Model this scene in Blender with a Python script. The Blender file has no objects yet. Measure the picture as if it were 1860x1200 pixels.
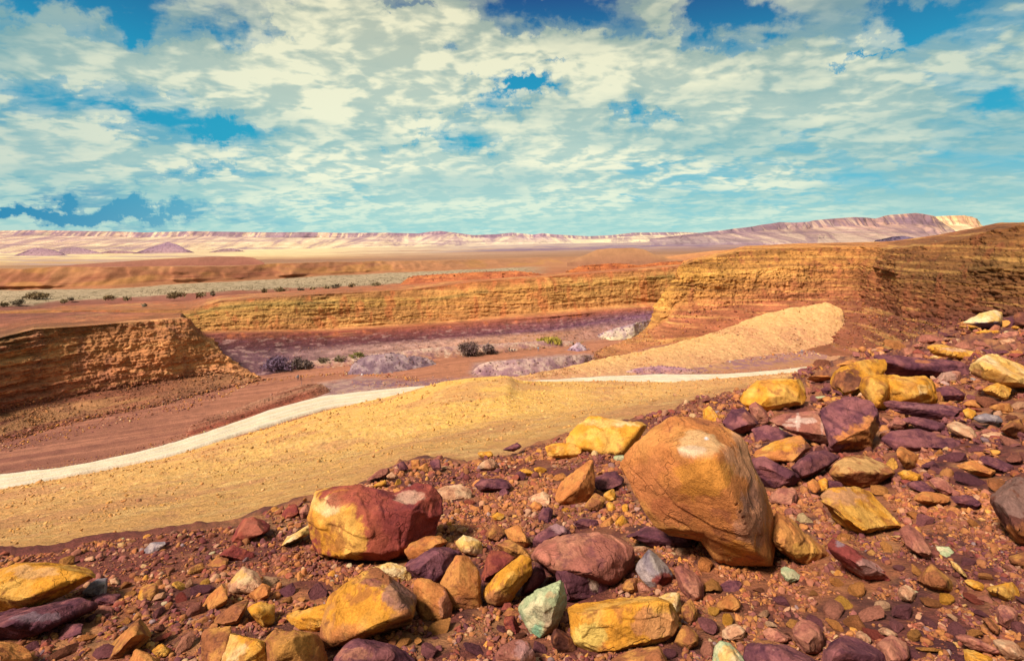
import bpy, bmesh, math
import numpy as np

# ------------------------------------------------------------------ camera, world, sun, exposure
sc = bpy.context.scene
F = 1033.0            # focal length in photo pixels (photo 1860 x 1200)
HX, HY = 930.0, 432.0 # principal column, horizon row
cam_d = bpy.data.cameras.new("camera")
cam_d.sensor_width = 36.0
cam_d.lens = 36.0 * F / 1860.0
cam_d.shift_y = -(600.0 - HY) / 1860.0
cam_d.clip_start = 0.05
cam_d.clip_end = 60000.0
cam = bpy.data.objects.new("camera", cam_d)
cam.rotation_euler = (math.radians(90), 0, 0)
sc.collection.objects.link(cam)
sc.camera = cam

SUN_EL, SUN_AZ = 46.0, 228.0      # azimuth clockwise from +Y (view direction): from behind left
sun_d = bpy.data.lights.new("sun", "SUN")
sun_d.energy = 4.7
sun_d.angle = math.radians(12)
sun_d.color = (1.0, 0.90, 0.74)
sun = bpy.data.objects.new("sun", sun_d)
sun.rotation_euler = (math.radians(90 - SUN_EL), 0, math.radians(180 - SUN_AZ))
sc.collection.objects.link(sun)
sc.view_settings.view_transform = 'Standard'
sc.view_settings.look = 'None'
sc.view_settings.gamma = 1
sc.view_settings.exposure = 0.80
EXPO = 2 ** 0.80

def lin(c):
    c = np.asarray(c, float) / 255.0
    return np.where(c <= 0.04045, c / 12.92, ((c + 0.055) / 1.055) ** 2.4)

def build_world():
    w = bpy.data.worlds.new("World"); sc.world = w; w.use_nodes = True
    nt = w.node_tree; N = nt.nodes; L = nt.links
    for n in list(N): N.remove(n)
    def nd(t, **k):
        n = N.new(t)
        for a, b in k.items(): setattr(n, a, b)
        return n
    def m(op, a, b=None, c=None):
        n = nd('ShaderNodeMath', operation=op)
        for i, v in enumerate((a, b, c)):
            if v is None: continue
            if isinstance(v, (int, float)): n.inputs[i].default_value = v
            else: L.new(v, n.inputs[i])
        return n.outputs[0]
    def sm(x, a, b, lo=0.0, hi=1.0):
        n = nd('ShaderNodeMapRange', interpolation_type='SMOOTHSTEP')
        L.new(x, n.inputs[0])
        for i, v in zip((1, 2, 3, 4), (a, b, lo, hi)): n.inputs[i].default_value = v
        return n.outputs[0]
    def mix(f, a, b):
        n = nd('ShaderNodeMix', data_type='RGBA')
        if isinstance(f, (int, float)): n.inputs[0].default_value = f
        else: L.new(f, n.inputs[0])
        for i, v in ((6, a), (7, b)):
            if isinstance(v, tuple): n.inputs[i].default_value = v + (1,)
            else: L.new(v, n.inputs[i])
        return n.outputs[2]
    def srgb(r, g, b):
        v = lin((r, g, b)) / EXPO / 0.1
        return tuple(float(x) for x in v)
    tc = nd('ShaderNodeTexCoord')
    nrm = nd('ShaderNodeVectorMath', operation='NORMALIZE'); L.new(tc.outputs['Generated'], nrm.inputs[0])
    sep = nd('ShaderNodeSeparateXYZ'); L.new(nrm.outputs[0], sep.inputs[0])
    X, Y, Z = sep.outputs
    zz = m('ADD', m('MAXIMUM', Z, 0.0), 0.20)
    u = m('DIVIDE', X, zz); v = m('DIVIDE', Y, zz)
    # sheared so the banks run from lower left to upper right overhead
    def coord(su, sv, ox, oy, oz):
        cmb = nd('ShaderNodeCombineXYZ')
        L.new(m('ADD', m('MULTIPLY', u, su), ox), cmb.inputs[0])
        L.new(m('ADD', m('MULTIPLY', v, sv), oy), cmb.inputs[1])
        cmb.inputs[2].default_value = oz
        return cmb.outputs[0]
    def noise(vec, scale, detail, rough, dist=0.0):
        n = nd('ShaderNodeTexNoise'); L.new(vec, n.inputs['Vector'])
        n.inputs['Scale'].default_value = scale; n.inputs['Detail'].default_value = detail
        n.inputs['Roughness'].default_value = rough; n.inputs['Distortion'].default_value = dist
        return n.outputs[0]
    c1 = coord(1.35, 1.5, 3.1, 1.7, 0.3)
    big = noise(c1, 0.55, 4, 0.5)
    puff = noise(c1, 2.1, 12, 0.62, 0.25)
    streak = noise(coord(0.7, 2.6, 8.0, 2.0, 4.0), 1.0, 6, 0.55, 0.5)
    wv = nd('ShaderNodeTexNoise'); L.new(c1, wv.inputs['Vector']); wv.inputs['Scale'].default_value = 2.6; wv.inputs['Detail'].default_value = 5
    def warp(amount, dx=0.0):
        s = nd('ShaderNodeVectorMath', operation='MULTIPLY_ADD'); L.new(wv.outputs['Color'], s.inputs[0]); s.inputs[1].default_value = (amount,) * 3
        ad = nd('ShaderNodeVectorMath', operation='ADD'); L.new(c1, ad.inputs[0]); ad.inputs[1].default_value = (dx, dx * 0.7, 0); L.new(ad.outputs[0], s.inputs[2]); return s.outputs[0]
    def billow(vec, scale, detail=2.0):
        v_ = nd('ShaderNodeTexVoronoi', feature='F1'); v_.normalize = True; L.new(vec, v_.inputs['Vector'])
        v_.inputs['Scale'].default_value = scale; v_.inputs['Detail'].default_value = detail; v_.inputs['Roughness'].default_value = 0.55; v_.inputs['Lacunarity'].default_value = 2.3
        return m('SUBTRACT', 1.0, v_.outputs['Distance'])
    bil = billow(warp(0.3), 3.6)
    bil2 = billow(warp(0.3, 0.07), 3.6)
    fine = noise(c1, 6.5, 8, 0.68, 0.2)
    base_d = m('ADD', m('MULTIPLY', big, 1.10), m('MULTIPLY', puff, 0.62))
    dens = m('ADD', m('ADD', m('ADD', base_d, m('MULTIPLY', m('SUBTRACT', bil, 0.70), 0.65)), m('MULTIPLY', streak, 0.34)), m('MULTIPLY', fine, 0.22))
    # openings and banks of the cloud deck, by direction (photo column, row, half width, half height, strength)
    spots = [(110, -20, 330, 50, -0.55), (260, 45, 90, 40, -0.35), (445, 62, 80, 44, -0.5), (500, 70, 60, 20, -.2),
             (990, 25, 110, 45, -0.42), (1290, 30, 160, 60, -0.50), (1670, 35, 100, 45, -0.50),
             (905, 185, 66, 38, -0.55), (970, 155, 85, 16, -0.45), (845, 250, 95, 36, -0.50), (1165, 205, 62, 26, -0.52), (1000, 107, 60, 9, -.35), (800, 210, 50, 14, -.25), (770, 235, 40, 10, -.2), (1580, 104, 50, 7, -0.4),
             (390, 235, 46, 26, -0.45), (350, 308, 110, 12, -0.3), (90, 388, 280, 17, -0.85), (60, 330, 200, 20, -0.12),
             (150, 205, 230, 40, -0.34), (300, 165, 60, 10, -.15),(1850, 210, 150, 60, -0.34), (1720, 320, 280, 26, -0.22),
             (720, 10, 40, 14, -0.3), (800, 105, 30, 20, -0.22), (1190, 20, 50, 40, 0.30), (1080, 85, 120, 50, 0.2),
             (200, 110, 330, 70, 0.20), (620, 150, 260, 70, 0.12), (1350, 120, 260, 80, 0.20), (1020, 230, 120, 50, 0.22),
             (60, 270, 160, 40, 0.24), (900, 340, 420, 60, 0.14), (1400, 190, 300, 60, .12), (640, 60, 180, 60, 0.16)]
    el_total = None
    invy = m('DIVIDE', 1.0, m('MAXIMUM', Y, 0.05))
    pu = m('MULTIPLY', X, invy); pv = m('MULTIPLY', Z, invy)
    wob = m('MULTIPLY', m('SUBTRACT', noise(nrm.outputs[0], 7.0, 6, 0.65), 0.5), 0.20)
    wob2 = m('MULTIPLY', m('SUBTRACT', noise(nrm.outputs[0], 9.0, 6, 0.65, 1.0), 0.5), 0.09)
    pu = m('ADD', m('ADD', pu, wob), m('MULTIPLY', m('SUBTRACT', noise(nrm.outputs[0], 20.0, 5, 0.62), 0.5), 0.20)); pv = m('ADD', m('ADD', pv, wob2), m('MULTIPLY', m('SUBTRACT', noise(nrm.outputs[0], 24.0, 5, 0.62), 0.5), 0.11))
    for (px, py, hw, hh, s) in spots:
        a = m('MULTIPLY', m('SUBTRACT', pu, (px - HX) / F), F / hw)
        b = m('MULTIPLY', m('SUBTRACT', pv, (HY - py) / F), F / hh)
        d2 = m('ADD', m('MULTIPLY', a, a), m('MULTIPLY', b, b))
        g = m('MULTIPLY', m('POWER', 2.718, m('MULTIPLY', d2, -0.9)), s)
        el_total = g if el_total is None else m('ADD', el_total, g)
    front = sm(Y, 0.05, 0.3)
    dens = m('ADD', dens, m('MULTIPLY', m('MULTIPLY', el_total, 0.95), front))
    core = sm(dens, 0.895, 1.09)
    veil = m('MULTIPLY', sm(dens, 0.73, 0.96), sm(m('ADD', streak, m('MULTIPLY', big, 0.4)), 0.50, 0.86, 0.30, 0.86))
    mask = m('MAXIMUM', m('MULTIPLY', core, 0.95), veil)
    thick = sm(dens, 1.06, 1.3)
    # light inside the cloud: brighter puffs, greyer middles
    lit = noise(coord(1.35, 1.5, 3.28, 1.90, 0.3), 2.1, 12, 0.62, 0.25)
    edge = m('SUBTRACT', puff, lit)
    glow = sm(m('ADD', m('MULTIPLY', edge, 0.8), m('MULTIPLY', m('SUBTRACT', bil, bil2), 1.2)), -0.14, 0.16)
    low = sm(Z, 0.0, 0.42)
    sky = nd('ShaderNodeTexSky', sky_type='NISHITA')
    sky.sun_disc = False; sky.sun_elevation = math.radians(SUN_EL); sky.sun_rotation = math.radians(SUN_AZ)
    sky.air_density = 1.0; sky.dust_density = 0.3; sky.ozone_density = 3.0
    ramp = nd('ShaderNodeValToRGB'); L.new(Z, ramp.inputs[0])
    cr = ramp.color_ramp
    stops = [(0.0, srgb(150, 213, 215)), (0.06, srgb(105, 192, 208)), (0.15, srgb(8, 166, 196)), (0.27, srgb(0, 146, 186)), (0.40, srgb(20, 64, 128)), (1.0, srgb(24, 60, 120))]
    while len(cr.elements) < len(stops): cr.elements.new(0.5)
    for e, (p, c) in zip(cr.elements, stops): e.position = p; e.color = c + (1,)
    blue = mix(0.07, ramp.outputs[0], sky.outputs[0])
    leftdark = m('MULTIPLY', sm(X, -0.25, -0.75), sm(Z, 0.30, 0.02))
    blue = mix(m('MULTIPLY', leftdark, 0.95), blue, srgb(18, 130, 178))
    cl_hi = mix(low, srgb(252, 253, 222), srgb(246, 242, 205))
    cl_lo = mix(low, srgb(150, 202, 204), srgb(150, 170, 160))
    soft = sm(noise(coord(0.8, 1.2, 6.0, 5.0, 2.0), 1.3, 5, 0.55), 0.36, 0.62)
    shade = m('ADD', m('ADD', m('MULTIPLY', m('MULTIPLY', glow, 0.75), m('ADD', 0.32, m('MULTIPLY', soft, 0.8))), m('MULTIPLY', thick, 0.15)), m('MULTIPLY', soft, 0.20))
    cloud = mix(m('MINIMUM', shade, 1.0), cl_lo, cl_hi)
    side = m('MAXIMUM', sm(X, -0.35, -0.72), sm(X, 0.30, 0.72))
    cloud = mix(m('MULTIPLY', side, 0.38), cloud, srgb(105, 165, 178))
    hz = sm(Z, 0.12, 0.0, 0.0, 0.6)
    cloud = mix(hz, cloud, srgb(172, 222, 214))
    col = mix(m('MULTIPLY', mask, 0.96), blue, cloud)
    gnd = sm(Z, -0.02, 0.0)
    col = mix(gnd, srgb(150, 110, 70), col)
    bg = nd('ShaderNodeBackground'); bg.inputs[1].default_value = 0.1
    L.new(col, bg.inputs[0])
    out = nd('ShaderNodeOutputWorld'); L.new(bg.outputs[0], out.inputs[0])
    w.cycles.sampling_method = 'MANUAL'; w.cycles.sample_map_resolution = 1024
build_world()

# ------------------------------------------------------------------ numpy helpers
rng = np.random.RandomState(7)
_perm = np.random.RandomState(3).permutation(256).astype(np.int64)
_perm = np.concatenate([_perm, _perm, _perm])
_g = np.random.RandomState(5).normal(size=(256, 3)); _g /= np.linalg.norm(_g, axis=1)[:, None]

def pn(p, f=1.0, off=0.0):
    """gradient noise, about -0.6..0.6; p (n,3), f scalar or 3-vector"""
    p = p * np.asarray(f, float) + off
    i = np.floor(p).astype(np.int64); r = p - i; i &= 255
    w = r * r * r * (r * (r * 6 - 15) + 10)
    out = 0
    for dx in (0, 1):
        wx = w[:, 0] if dx else 1 - w[:, 0]
        a = _perm[i[:, 0] + dx]
        for dy in (0, 1):
            wy = w[:, 1] if dy else 1 - w[:, 1]
            b = _perm[a + i[:, 1] + dy]
            for dz in (0, 1):
                wz = w[:, 2] if dz else 1 - w[:, 2]
                g = _g[_perm[b + i[:, 2] + dz]]
                out = out + wx * wy * wz * (g[:, 0] * (r[:, 0] - dx) + g[:, 1] * (r[:, 1] - dy) + g[:, 2] * (r[:, 2] - dz))
    return out

def fbm(p, f=1.0, oct=4, rough=0.5, off=0.0):
    o = 0; a = 1.0; f = np.asarray(f, float)
    for k in range(oct):
        o = o + a * pn(p, f * (2.03 ** k), off + 17.3 * k); a *= rough
    return o

def ridge(p, f=1.0, oct=3, off=0.0):
    o = 0; a = 1.0; f = np.asarray(f, float)
    for k in range(oct):
        o = o + a * (1 - 2.6 * np.abs(pn(p, f * (2.1 ** k), off + 9.1 * k))); a *= 0.5
    return o / 1.75

def ss(x, a, b):
    t = np.clip((x - a) / (b - a), 0, 1); return t * t * (3 - 2 * t)

def W(px, py, d):
    """a point d metres ahead seen in column px and row py"""
    px, py, d = np.broadcast_arrays(np.asarray(px, float), np.asarray(py, float), np.asarray(d, float))
    return np.stack([(px - HX) / F * d, d, (HY - py) / F * d], -1)

ALB = 0.585   # photo colour -> surface colour
def C(*c): return lin(c) * ALB * np.array([1.01, 0.945, 1.16])
def mixc(a, b, t):
    t = np.asarray(t)[..., None]; return np.asarray(a) * (1 - t) + np.asarray(b) * t

def tag(o, label=None, cat=None, group=None, kind=None):
    if label: o['label'] = label
    if cat: o['category'] = cat
    if group: o['group'] = group
    if kind: o['kind'] = kind
    return o

def mesh_np(name, V, faces, mat, col=None, smooth=True, link=True, nper=None):
    """faces (m,3) or (m,4) int array"""
    me = bpy.data.meshes.new(name)
    V = np.asarray(V, np.float32); faces = np.asarray(faces, np.int32)
    k = faces.shape[1]; m = len(faces)
    me.vertices.add(len(V)); me.vertices.foreach_set('co', V.ravel())
    me.loops.add(m * k); me.loops.foreach_set('vertex_index', faces.ravel())
    me.polygons.add(m); me.polygons.foreach_set('loop_start', np.arange(0, m * k, k, dtype=np.int32))
    me.update(calc_edges=True); me.validate()
    if smooth: me.polygons.foreach_set('use_smooth', np.ones(len(me.polygons), bool))
    if col is not None: set_col(me, col)
    me.materials.append(mat)
    o = bpy.data.objects.new(name, me)
    if link: sc.collection.objects.link(o)
    return o

def set_col(me, col):
    a = me.color_attributes.new('Col', 'FLOAT_COLOR', 'POINT')
    c = np.ones((len(me.vertices), 4), np.float32); c[:, :3] = np.clip(col, 0, 1)
    a.data.foreach_set('color', c.ravel())

def grid_faces(nr, nc):
    i = np.arange(nr * nc).reshape(nr, nc)
    return np.stack([i[:-1, :-1].ravel(), i[:-1, 1:].ravel(), i[1:, 1:].ravel(), i[1:, :-1].ravel()], 1)

def vnormals(P):
    """P (nr,nc,3) grid normals, pointing towards the camera side / up"""
    du = np.gradient(P, axis=1); dv = np.gradient(P, axis=0)
    n = np.cross(du, dv); n /= (np.linalg.norm(n, axis=2)[..., None] + 1e-9)
    return n

# ------------------------------------------------------------------ materials
def surf_mat(name, scale, bump=0.3, dist=0.05, var=0.35, rough=0.9, fine=8.0, speck=None, spec=0.2, lay=None, veins=None):
    """colour from the mesh attribute broken up by procedural grain; scale = noise features per metre"""
    m = bpy.data.materials.new(name); m.use_nodes = True
    nt = m.node_tree; N = nt.nodes; L = nt.links
    bs = N['Principled BSDF']; bs.inputs['Roughness'].default_value = rough
    bs.inputs['Specular IOR Level'].default_value = spec
    at = N.new('ShaderNodeAttribute'); at.attribute_name = 'Col'
    tc = N.new('ShaderNodeTexCoord')
    vec = tc.outputs['Object']
    if lay:
        mp = N.new('ShaderNodeMapping'); mp.inputs['Scale'].default_value = lay; L.new(vec, mp.inputs[0]); lv = mp.outputs[0]
    def noise(s, d, r, v=vec):
        n = N.new('ShaderNodeTexNoise'); L.new(v, n.inputs['Vector'])
        n.inputs['Scale'].default_value = s; n.inputs['Detail'].default_value = d; n.inputs['Roughness'].default_value = r
        return n.outputs[0]
    n1 = noise(scale, 8, 0.65); n2 = noise(scale * fine, 5, 0.7)
    def mr(x, a, b, lo, hi):
        n = N.new('ShaderNodeMapRange'); L.new(x, n.inputs[0])
        for i, v in zip((1, 2, 3, 4), (a, b, lo, hi)): n.inputs[i].default_value = v
        return n.outputs[0]
    def mul(a, b):
        n = N.new('ShaderNodeMath'); n.operation = 'MULTIPLY'; L.new(a, n.inputs[0]); L.new(b, n.inputs[1]); return n.outputs[0]
    f = mul(mr(n1, 0.3, 0.7, 1 - var, 1 + var), mr(n2, 0.3, 0.7, 1 - var * 0.8, 1 + var * 0.8))
    h = N.new('ShaderNodeMath'); h.operation = 'MULTIPLY_ADD'; L.new(n2, h.inputs[0]); h.inputs[1].default_value = 0.45; L.new(n1, h.inputs[2])
    hh = h.outputs[0]
    if lay:
        n3 = noise(1.0, 7, 0.65, lv)
        f = mul(f, mr(n3, 0.35, 0.65, 1 - var, 1 + var * 0.8))
        h2 = N.new('ShaderNodeMath'); h2.operation = 'MULTIPLY_ADD'; L.new(n3, h2.inputs[0]); h2.inputs[1].default_value = 0.9; L.new(hh, h2.inputs[2]); hh = h2.outputs[0]
    if veins:
        nv = noise(veins, 5, 0.6); sb = N.new('ShaderNodeMath'); sb.operation = 'SUBTRACT'; L.new(nv, sb.inputs[0]); sb.inputs[1].default_value = 0.5
        ab = N.new('ShaderNodeMath'); ab.operation = 'ABSOLUTE'; L.new(sb.outputs[0], ab.inputs[0])
        vk = mr(ab.outputs[0], 0.0, 0.005, 0.72, 1.0); f = mul(f, vk)
        h3 = N.new('ShaderNodeMath'); h3.operation = 'MULTIPLY_ADD'; L.new(vk, h3.inputs[0]); h3.inputs[1].default_value = 0.8; L.new(hh, h3.inputs[2]); hh = h3.outputs[0]
    vm = N.new('ShaderNodeVectorMath'); vm.operation = 'SCALE'; L.new(at.outputs['Color'], vm.inputs[0]); L.new(f, vm.inputs['Scale'])
    colout = vm.outputs[0]
    if speck:
        n4 = noise(scale * speck[0], 3, 0.6); k = mr(n4, speck[1], speck[1] + 0.05, 0.0, speck[3])
        mx = N.new('ShaderNodeMix'); mx.data_type = 'RGBA'; L.new(k, mx.inputs[0]); L.new(colout, mx.inputs[6])
        mx.inputs[7].default_value = tuple(float(x) for x in C(*speck[2])) + (1,); colout = mx.outputs[2]
    L.new(colout, bs.inputs['Base Color'])
    bp = N.new('ShaderNodeBump'); bp.inputs['Strength'].default_value = bump; bp.inputs['Distance'].default_value = dist
    L.new(hh, bp.inputs['Height']); L.new(bp.outputs[0], bs.inputs['Normal'])
    return m

M_rock = surf_mat('rock_surface', 9.0, 0.8, 0.02, 0.32, 0.97, 11.0, spec=0.06, speck=(5.0, 0.70, (215, 190, 150), 0.30), veins=1.3)
M_debris = surf_mat('rubble_surface', 12.0, 0.7, 0.015, 0.30, 0.97, 7.0, spec=0.06)
M_soil = surf_mat('soil_surface', 9.0, 1.0, 0.05, 0.35, 0.95, 6.0, speck=(3.5, 0.64, (180, 118, 76), 0.3))
M_sand = surf_mat('tailings_surface', 0.9, 1.0, 0.5, 0.16, 0.95, 6.0, speck=(7.0, 0.66, (150, 95, 60), 0.5))
M_floor = surf_mat('riverbed_surface', 0.35, 0.7, 0.5, 0.16, 0.95, 8.0)
M_cliff = surf_mat('cliff_surface', 0.28, 1.0, 0.9, 0.22, 0.95, 6.0, lay=(0.16, 0.16, 1.5))
M_plain = surf_mat('plain_surface', 0.02, 0.5, 2.0, 0.15, 0.95, 9.0)
M_far = surf_mat('far_rock_surface', 0.012, 0.8, 12.0, 0.16, 0.95, 6.0, lay=(0.002, 0.002, 0.05))
# ------------------------------------------------------------------ terrain built as lofts between contour lines
def smooth1(a, n):
    if n < 2: return a
    k = np.hanning(n + 2)[1:-1]; k /= k.sum()
    return np.convolve(np.pad(a, (n, n), 'edge'), k, 'same')[n:-n]

GR = {}
def loft(name, curves, cols, p0, p1, nc, rows, mat, disp=None, colf=None, smooth=9, kind='structure', sheet=None):
    if name in GR and not sheet: sheet = name + str(len(GR))
    """curves: [(column, row, distance) ...] each, near/low to far/high; cols: a colour or [(column, colour) ...] per curve"""
    px = np.linspace(p0, p1, nc)
    Q = []; K = []
    for c, cc in zip(curves, cols):
        c = np.asarray(c, float)
        py = smooth1(np.interp(px, c[:, 0], c[:, 1]), smooth); d = smooth1(np.interp(px, c[:, 0], c[:, 2]), smooth)
        Q.append(W(px, py, d))
        if isinstance(cc, list):
            xs = [q[0] for q in cc]; rgb = np.array([q[1] for q in cc])
            K.append(np.stack([np.interp(px, xs, rgb[:, i]) for i in range(3)], -1))
        else: K.append(np.broadcast_to(np.asarray(cc, float), (nc, 3)))
    P = []; B = []; V = []
    for k in range(len(Q) - 1):
        n = rows[k]
        t = np.arange(n)[:, None, None] / n
        P.append(Q[k][None] * (1 - t) + Q[k + 1][None] * t); B.append(K[k][None] * (1 - t) + K[k + 1][None] * t); V.append(k + np.broadcast_to(t[..., 0], (n, nc)))
    P.append(Q[-1][None]); B.append(K[-1][None]); V.append(np.full((1, nc), len(Q) - 1.0))
    P = np.concatenate(P); B = np.concatenate(B); V = np.concatenate(V)
    nr = len(P); PX = np.broadcast_to(px, (nr, nc))
    Nn = vnormals(P)
    Pf = P.reshape(-1, 3); nf = Nn.reshape(-1, 3); vf = V.ravel(); pf = PX.ravel(); bf = B.reshape(-1, 3)
    flip = np.sign(nf[:, 2:3] * 1.0 - nf[:, 1:2] * 0.8); nf = nf * np.where(flip == 0, 1, flip)
    if disp is not None: P2 = disp(Pf, nf, vf, pf)
    else: P2 = Pf
    if colf is not None: bf = colf(P2, vf, pf, bf)
    o = mesh_np(name, P2, grid_faces(nr, nc)[:, ::-1], mat, bf)
    tag(o, kind=kind)
    GR[sheet or name] = (P2.reshape(nr, nc, 3), vnormals(P2.reshape(nr, nc, 3)), V, PX, bf.reshape(nr, nc, 3))
    return o

# photo colours
c_rub = C(140, 82, 62); c_yel = C(228, 186, 100); c_yel2 = C(238, 192, 94)
c_or = C(206, 140, 76); c_red = C(176, 98, 66); c_pur = C(126, 82, 92); c_br = C(160, 100, 68)

# --- foreground rubble slope
Q2 = 0.0022
def zA(x, y):
    return -1.15 - 0.24 * y + 0.1 * x + Q2 * np.maximum(x, 0) ** 2
def dA(px, py):
    k = (np.asarray(px, float) - HX) / F; s = (np.asarray(py, float) - HY) / F
    b = s - 0.24 + 0.1 * k; q = Q2 * np.maximum(k, 0) ** 2 + 1e-7
    d = (-b + np.sqrt(b * b + 4 * q * 1.15)) / (2 * q)
    return np.where((k <= 0.01), np.where(b > 0.01, 1.15 / np.maximum(b, 0.01), 115.0), d)
EDGE = np.array([(-900, 1090), (-300, 1020), (0, 1004), (100, 1002), (150, 986), (250, 975), (330, 978), (430, 962), (500, 930), (560, 912), (640, 888), (680, 868), (730, 838), (780, 830), (850, 835), (920, 826),
                 (960, 812), (1040, 792), (1130, 762), (1240, 738), (1350, 706), (1440, 682), (1500, 656), (1560, 642), (1620, 628), (1700, 604), (1750, 588), (1800, 578), (1860, 570), (2200, 530), (2800, 490)], float)
def edge_py(px): return np.interp(px, EDGE[:, 0], EDGE[:, 1])
def nA(x, y):
    p = np.stack([x, y, x * 0], -1)
    a = np.clip(y / 6, 0.35, 2.2)
    return a * (0.10 * fbm(p, 0.55, 3) + 0.045 * fbm(p, 2.2, 4, 0.6))
def build_rubble():
    nc, nr = 1500, 620
    px = np.linspace(-900, 2800, nc); e = edge_py(px) + 6 * smooth1(rng.normal(size=nc), 41) + 2 * smooth1(rng.normal(size=nc), 11)
    de = np.minimum(dA(px, e), 45)
    t = np.linspace(0, 1, nr)[:, None]
    d = 1 / ((1 - t) * (1 / 0.85) + t * (1 / de)[None])
    k = (px - HX)[None] / F
    x = k * d; z = zA(x, d) + nA(x.ravel(), d.ravel()).reshape(x.shape)
    P = np.stack([x, d, z], -1)
    # falling away behind the brow
    out = [P]
    for dy, dz in ((0.4, .12), (1.0, 0.6), (2.2, 2.2), (5, 6.5)):
        q = P[-1].copy(); s = de / 14.0 + 0.35; q[:, 1] += dy * s; q[:, 0] += k[0] * dy * s; q[:, 2] -= dz * s; out.append(q[None])
    P = np.concatenate(out); nr = len(P)
    f = P.reshape(-1, 3)
    n1 = fbm(f, 0.8, 4, 0.6, 5.0); n2 = fbm(f, 3.0, 3, 0.6, 9.0)
    col = mixc(C(128, 70, 56), C(186, 118, 74), ss(n1, -0.2, 0.3))
    col = mixc(col, C(88, 48, 50), 0.75 * ss(n2, 0.08, 0.35))
    col = mixc(col, C(214, 156, 92), 0.5 * ss(fbm(f, 1.7, 3, 0.6, 31.0), 0.12, 0.4))
    pxf = np.broadcast_to(px, (nr, nc)).ravel()
    left = ss(430 - pxf, 0, 150) * ss(f[:, 1], 3.0, 4.2)
    col = mixc(col, C(132, 66, 54), 0.8 * left)
    o = mesh_np('rubble_ground', f, grid_faces(nr, nc)[:, ::-1], M_soil, col)
    o.name = 'ground'; tag(o, kind='structure')
    # ground under and behind the photographer
    gx, gy = np.meshgrid(np.linspace(-14, 14, 120), np.linspace(-16, 1.1, 80))
    gz = zA(gx, np.maximum(gy, 0.0) * 1.0) + np.minimum(gy, 0) * -0.10 - 0.04 + nA(gx.ravel(), gy.ravel()).reshape(gx.shape)
    o = mesh_np('ground', np.stack([gx, gy, gz], -1).reshape(-1, 3), grid_faces(80, 120), M_soil, np.broadcast_to(C(150, 90, 64), (9600, 3)))
    tag(o, kind='structure')
build_rubble()

def deg(px): return np.minimum(dA(px, edge_py(px)), 45)

# --- yellow tailings slope between the brow and the road
def b_curve(dpy, mul, add):
    px = EDGE[:, 0]; return [(a, edge_py(a) + dpy, float(deg(a) * mul + add)) for a in px]
def slope_disp(P, n, v, px):
    a = np.clip(P[:, 1] / 60, 0.15, 1.2)
    h = a * (1.1 * fbm(P, 0.045, 3) + 0.28 * fbm(P, 0.3, 3) + 0.20 * np.maximum(ridge(P, 1.1, 2) - 0.3, 0) + 0.12 * fbm(P, 1.6, 3, 0.6))
    h *= ss(v, 0.0, 0.5) * (1 - 0.75 * ss(v, 2.3, 2.9))
    return P + n * h[:, None]
def slope_col(P, v, px, b):
    n1 = fbm(P, 0.06, 4, 0.6); n2 = fbm(P, 0.5, 4, 0.65, 4.0)
    b = mixc(b, C(196, 142, 92), 0.6 * ss(n1, 0.0, 0.35))
    b = mixc(b, C(236, 202, 122), 0.5 * ss(n2, 0.05, 0.4))
    b = mixc(b, C(190, 136, 92), 0.5 * ss(fbm(P, 1.3, 3, 0.6, 8.0), 0.12, 0.4))
    return b * (np.array([1.16, 1.09, 1.08]) * 1.10)
loft('slope', [
    b_curve(75, 1.0, 1.0), b_curve(20, 1.0, 4.0),
    [(-900, 1060, 30), (0, 945, 36), (430, 862, 46), (700, 800, 56), (930, 756, 64), (1200, 722, 78), (1400, 693, 96), (1560, 672, 110), (1900, 660, 120)],
    [(-900, 1050, 64), (0, 890, 95), (100, 872, 99), (200, 852, 103), (300, 832, 108), (400, 803, 117), (500, 774, 127), (600, 743, 139), (700, 721, 145), (760, 706, 140), (800, 695, 128), (850, 687, 122), (925, 682, 120), (938, 691, 124), (1000, 693, 140), (1100, 692, 160), (1220, 694, 165), (1300, 689, 168), (1400, 681, 172), (1485, 671, 180), (1560, 660, 185), (1900, 650, 190)],
    [(-900, 1200, 70), (0, 925, 100), (300, 870, 116), (600, 790, 146), (760, 760, 150), (925, 740, 140), (1000, 735, 152), (1300, 730, 175), (1900, 700, 200)]],
    [C(210, 160, 92), C(216, 168, 94), [(-900, C(206, 152, 90)), (0, C(216, 166, 94)), (500, c_yel), (930, c_yel2), (1400, C(210, 160, 98))], [(-900, C(216, 164, 96)), (0, C(220, 174, 100)), (700, c_yel2), (930, C(236, 192, 92)), (1400, C(216, 166, 104))], c_yel],
    -900, 1900, 1500, [16, 130, 170, 20], M_sand, slope_disp, slope_col, 15)

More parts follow.
